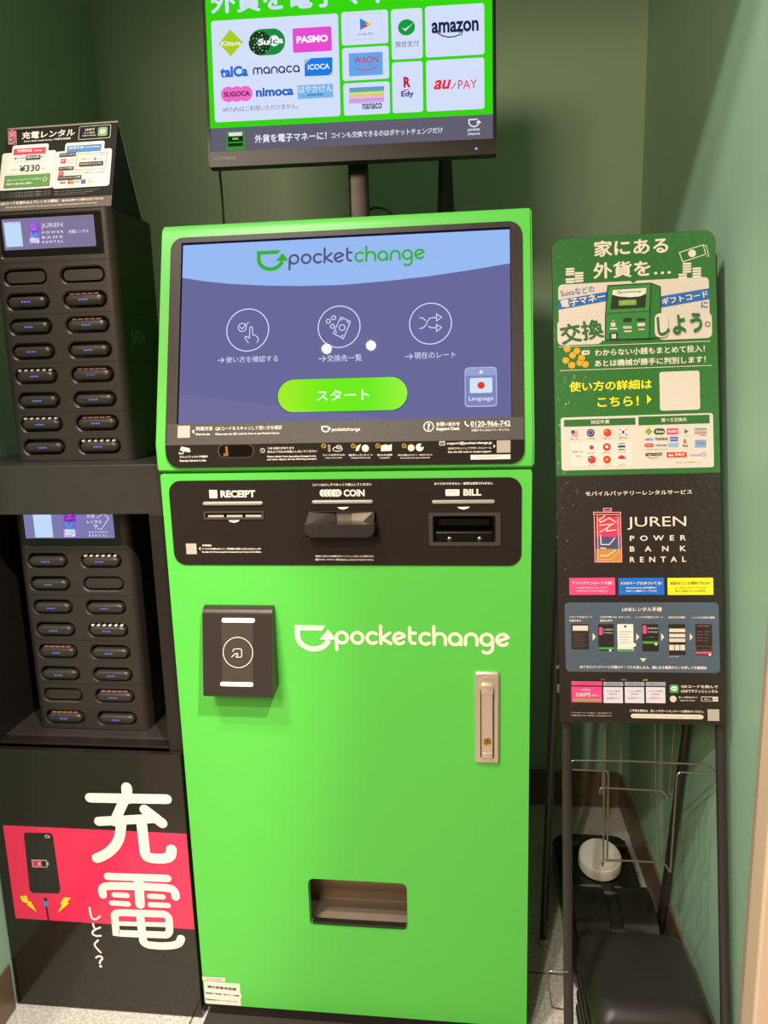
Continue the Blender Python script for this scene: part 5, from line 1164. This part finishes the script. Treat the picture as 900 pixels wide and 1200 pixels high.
A.disk(788.8, 819, 4, lam('#D8CFC4')); A.text('充レン公式Webサイト', 795, 817, 817.5, 817.2, CR_, h=2.4, bold=.03); A.text('https://ju-ren.jp/', 797, 820.8, 814.5, 821, CR_, h=2, bold=.02)
A.rect(821.5, 816.2, 841.5, 822, CR_); A.rect(822.2, 816.9, 835, 821.3, PK_, lay=2); A.text('充レン', 825, 819.1, 832.5, 819.1, CR_, h=2.4, bold=.03, lay=3); A.text('検索', 836, 819.2, 840.8, 819.2, INKP, h=2, lay=3)
A.text('ご不明な場合は、充レンサポートセンターへお問合せください。', 737.8, 832.3, 825, 834.2, CR_, h=3.3, bold=.03); A.rect(739, 836.2, 824.5, 842.8, CR_, r=3.2); A.text('充レンサポートセンター：レンタルスタンドのQRコードからLINEで', 742, 839.3, 821, 840.3, lam('#7A7068'), h=2.2, lay=2)
A.rect(829, 831, 843, 844.8, lam('#B8AD9F'))
A.text('※アプリのダウンロードは不要です。料金は税込表示です。', 669.5, 835, 717.5, 835.8, CR_, h=1.5); A.text('※36時間を経過した場合、延長料金として扱われ請求となります。', 669.5, 838, 717.5, 839, CR_, h=1.5)
A.build('poster_print', bd, 'green exchange advertisement above a dark power bank rental guide')
# frame tubes
def leg_pt(x, y, off): p = Plane(PP.o-PP.n*off, PP.n, PP.v); return p.hit(x, y)
def to_floor(a, b): d = b-a; return a+d*((a.z-.004)/(-d.z))
fl = [leg_pt(659.5, 300, .017), leg_pt(662.5, 850, .017)]; fr = [leg_pt(834, 300, .017), leg_pt(842, 850, .017)]
fl[1] = leg_pt(666.3, 1190, .017); fr[1] = leg_pt(850, 1190, .017)
for a, b in (fl, fr):
    bm = NB(); tube(bm, [a, to_floor(a, b)], .0078, 12); bm_obj('front_leg', bm, TUBE, sgn, smooth=50)
ZP = Plane((0, 0, .004), (0, 0, 1), (0, 1, 0))
rl = [leg_pt(657, 640, .075), ZP.hit(636.5, 1103)]; rr = [leg_pt(833, 640, .075), ZP.hit(778.5, 1100)]
rr[1].x = min(rr[1].x, .598)
for a, b in (rl, rr):
    d = (a-b).normalized()
    bm = NB(); tube(bm, [a, b+d*.01], .0078, 12)
    lg = bm_obj('rear_leg', bm, TUBE, sgn, smooth=50)
    bm = NB(); tube(bm, [b, b+d*.012], .0105, 14); bm_obj('foot_cap', bm, CHROME, lg, 'bright foot cap', smooth=50)
bm = NB(); a = fl[0]; b = fr[0]; tube(bm, [a, b], .0075, 12); bm_obj('top_bar', bm, TUBE, sgn, smooth=50)
for y in (740, 560):
    bm = NB(); tube(bm, [leg_pt(660, y, .017), leg_pt(838, y, .017)], .006, 10); bm_obj('cross_bar', bm, TUBE, sgn, smooth=50)
for x, y in ((654.5, 781), (655.5, 806)):
    bm = NB(); p = leg_pt(x, y, .012); box(bm, p-Vector((.004, .004, .007 if y > 800 else .003)), p+Vector((.004, .004, .007 if y > 800 else .003)), .001); bm_obj('board_clip', bm, STEEL, sgn)
# wire leaflet rack hanging below the board
rack = NB()
def wire(off, *px_, o2=None):
    pts = [leg_pt(x, y, off if len(q) == 0 else q[0]) for x, y, *q in px_]
    tube(rack, bend(pts, .008, 4), .0017, 6)
wire(.017, (667, 899), (669, 891), (740, 892), (829, 896), (837, 905))
wire(.017, (668, 893), (669.5, 902), (711.5, 903.5), (713, 907), (711.5, 1006))
wire(.03, (709, 845), (706, 922), (706.5, 932))
wire(.017, (837, 907), (796, 905), (793.5, 908), (785.5, 1022))
wire(.0, (703, 930), (703, 923), (777, 927), (782.5, 936))
wire(.03, (709, 845), (708, 925), (707, 1010), (706, 1016), (705, 1008), (745, 1009), (779, 1011.5), (785, 1022))
wire(.03, (767, 845), (769, 930), (773, 1017)); wire(.03, (790.5, 845), (788, 880), (783.5, 936))
bm_obj('wire_rack', rack, WIRE, sgn, 'thin wire leaflet rack hanging below the board', smooth=60)
LP = Plane((0, -.105, 0), (0, -1, 0)); bm = NB()
tube(bm, bend([LP.hit(666, 1139), LP.hit(641, 1137.5), LP.hit(646.5, 1181), LP.hit(667, 1184)], .008, 4), .0016, 6)
bm_obj('side_wire_loop', bm, WIRE, sgn, smooth=60)

# ================================================================== black weight tank and box on the floor
TANK = mat('#1F1B19', rough=.17, noise=.15, nscale=20, name='black_polyethylene')
def rloft(bm, secs, n=6):
    """rounded-box sections: (x0,x1,y0,y1,z,r)"""
    loft(bm, [[Vector((p[0], p[1], z)) for p in rrect_pts(x0, y0, x1, y1, r, n)] for x0, x1, y0, y1, z, r in secs])
tk = thing('water_tank_weight', 'black plastic water tank base with a white round cap behind the sign stand legs', 'tank', (.49, .34, 0))
bm = NB(); rloft(bm, [(.405, .576, .12, .545, .001, .03), (.40, .58, .115, .55, .012, .035), (.40, .58, .115, .55, .055, .035), (.408, .574, .123, .542, .066, .03), (.42, .57, .135, .53, .070, .025)])
bm_obj('tank_body', bm, TANK, tk, smooth=50)
# rolled hump across the tank, with a groove for the strap
prof = []
for i in range(15):
    t = PI*i/14; prof.append((.245-.078*math.cos(t), .062+.062*math.sin(t)**.75))
prof = [(.15, .060)]+[(y, z) for y, z in prof]+[(.335, .060)]
for x0, x1, dz in ((.412, .478, 0), (.505, .572, 0), (.4782, .5048, -.014)):
    bm = NB(); pr = [(y, max(z+(dz if z > .08 else 0), .058)) for y, z in prof]; prism(bm, pr, x0, x1); bm_obj('hump' if dz == 0 else 'strap_groove', bm, TANK, tk, smooth=40)
bm = NB(); tube(bm, bend([(.42, .48, .082), (.565, .48, .082)], .01), .012, 10); bm_obj('rear_ridge', bm, TANK, tk, smooth=60)
c_ = Plane((0, 0, .105), (0, 0, 1), (0, 1, 0)).hit(703, 1004)
ax = Vector((-.02, -.28, 1))
bm = NB(); disc(bm, c_-ax.normalized()*.022, ax, [(.040, 0), (.0475, .001), (.0475, .024), (.0455, .0275), (.042, .028)], 36)
cap = bm_obj('tank_cap', bm, mat('#F0E8DC', rough=.35, name='white_plastic'), tk, 'white round screw cap', smooth=40)
a1_ = ax.orthogonal(); ax.normalize()
bm = NB(); ux = Vector((1, 0, .02)).normalized(); uy = ax.cross(ux)
half = [(.041*math.cos(t), .041*math.sin(t)) for t in [math.radians(-120+i*12) for i in range(21)]]
loft(bm, [[c_+ax*h+ux*p[0]+uy*p[1] for p in half] for h in (.0058, .0105)]); bm_obj('cap_step', bm, mat('#F0E8DC', rough=.35), cap, 'raised half of the cap top')
bm = NB(); disc(bm, c_-ax*.05, ax, [(.040, 0), (.040, .028)], 28); bm_obj('filler_neck', bm, TANK, tk, smooth=40)
bx = thing('black_storage_box', 'black matt plastic box with rounded lid on the floor in front of the tank', 'box', (.49, -.04, 0))
BOXM = mat('#2B2623', rough=.42, noise=.08, nscale=12, name='matt_black_box')
bm = NB(); rloft(bm, [(.398, .587, -.130, .098, .0008, .02), (.398, .587, -.130, .098, .012, .02), (.404, .584, -.125, .092, .016, .02), (.402, .580, -.120, .085, .15, .02)])
for k, zz in enumerate((.04, .075, .11)): rloft(bm, [(.3995, .5825, -.1235, .0885, zz, .02), (.3975, .5845, -.1255, .0905, zz+.003, .02), (.3975, .5845, -.1255, .0905, zz+.012, .02), (.3995, .5825, -.1235, .0885, zz+.015, .02)])
bm_obj('box_body', bm, BOXM, bx, smooth=35)
bm = NB(); rloft(bm, [(.398, .584, -.124, .084, .1505, .022), (.398, .582, -.124, .082, .168, .022), (.404, .578, -.118, .074, .184, .022), (.416, .569, -.106, .062, .1945, .022), (.43, .556, -.09, .045, .198, .022)])
bm_obj('box_lid', bm, BOXM, bx, smooth=60)
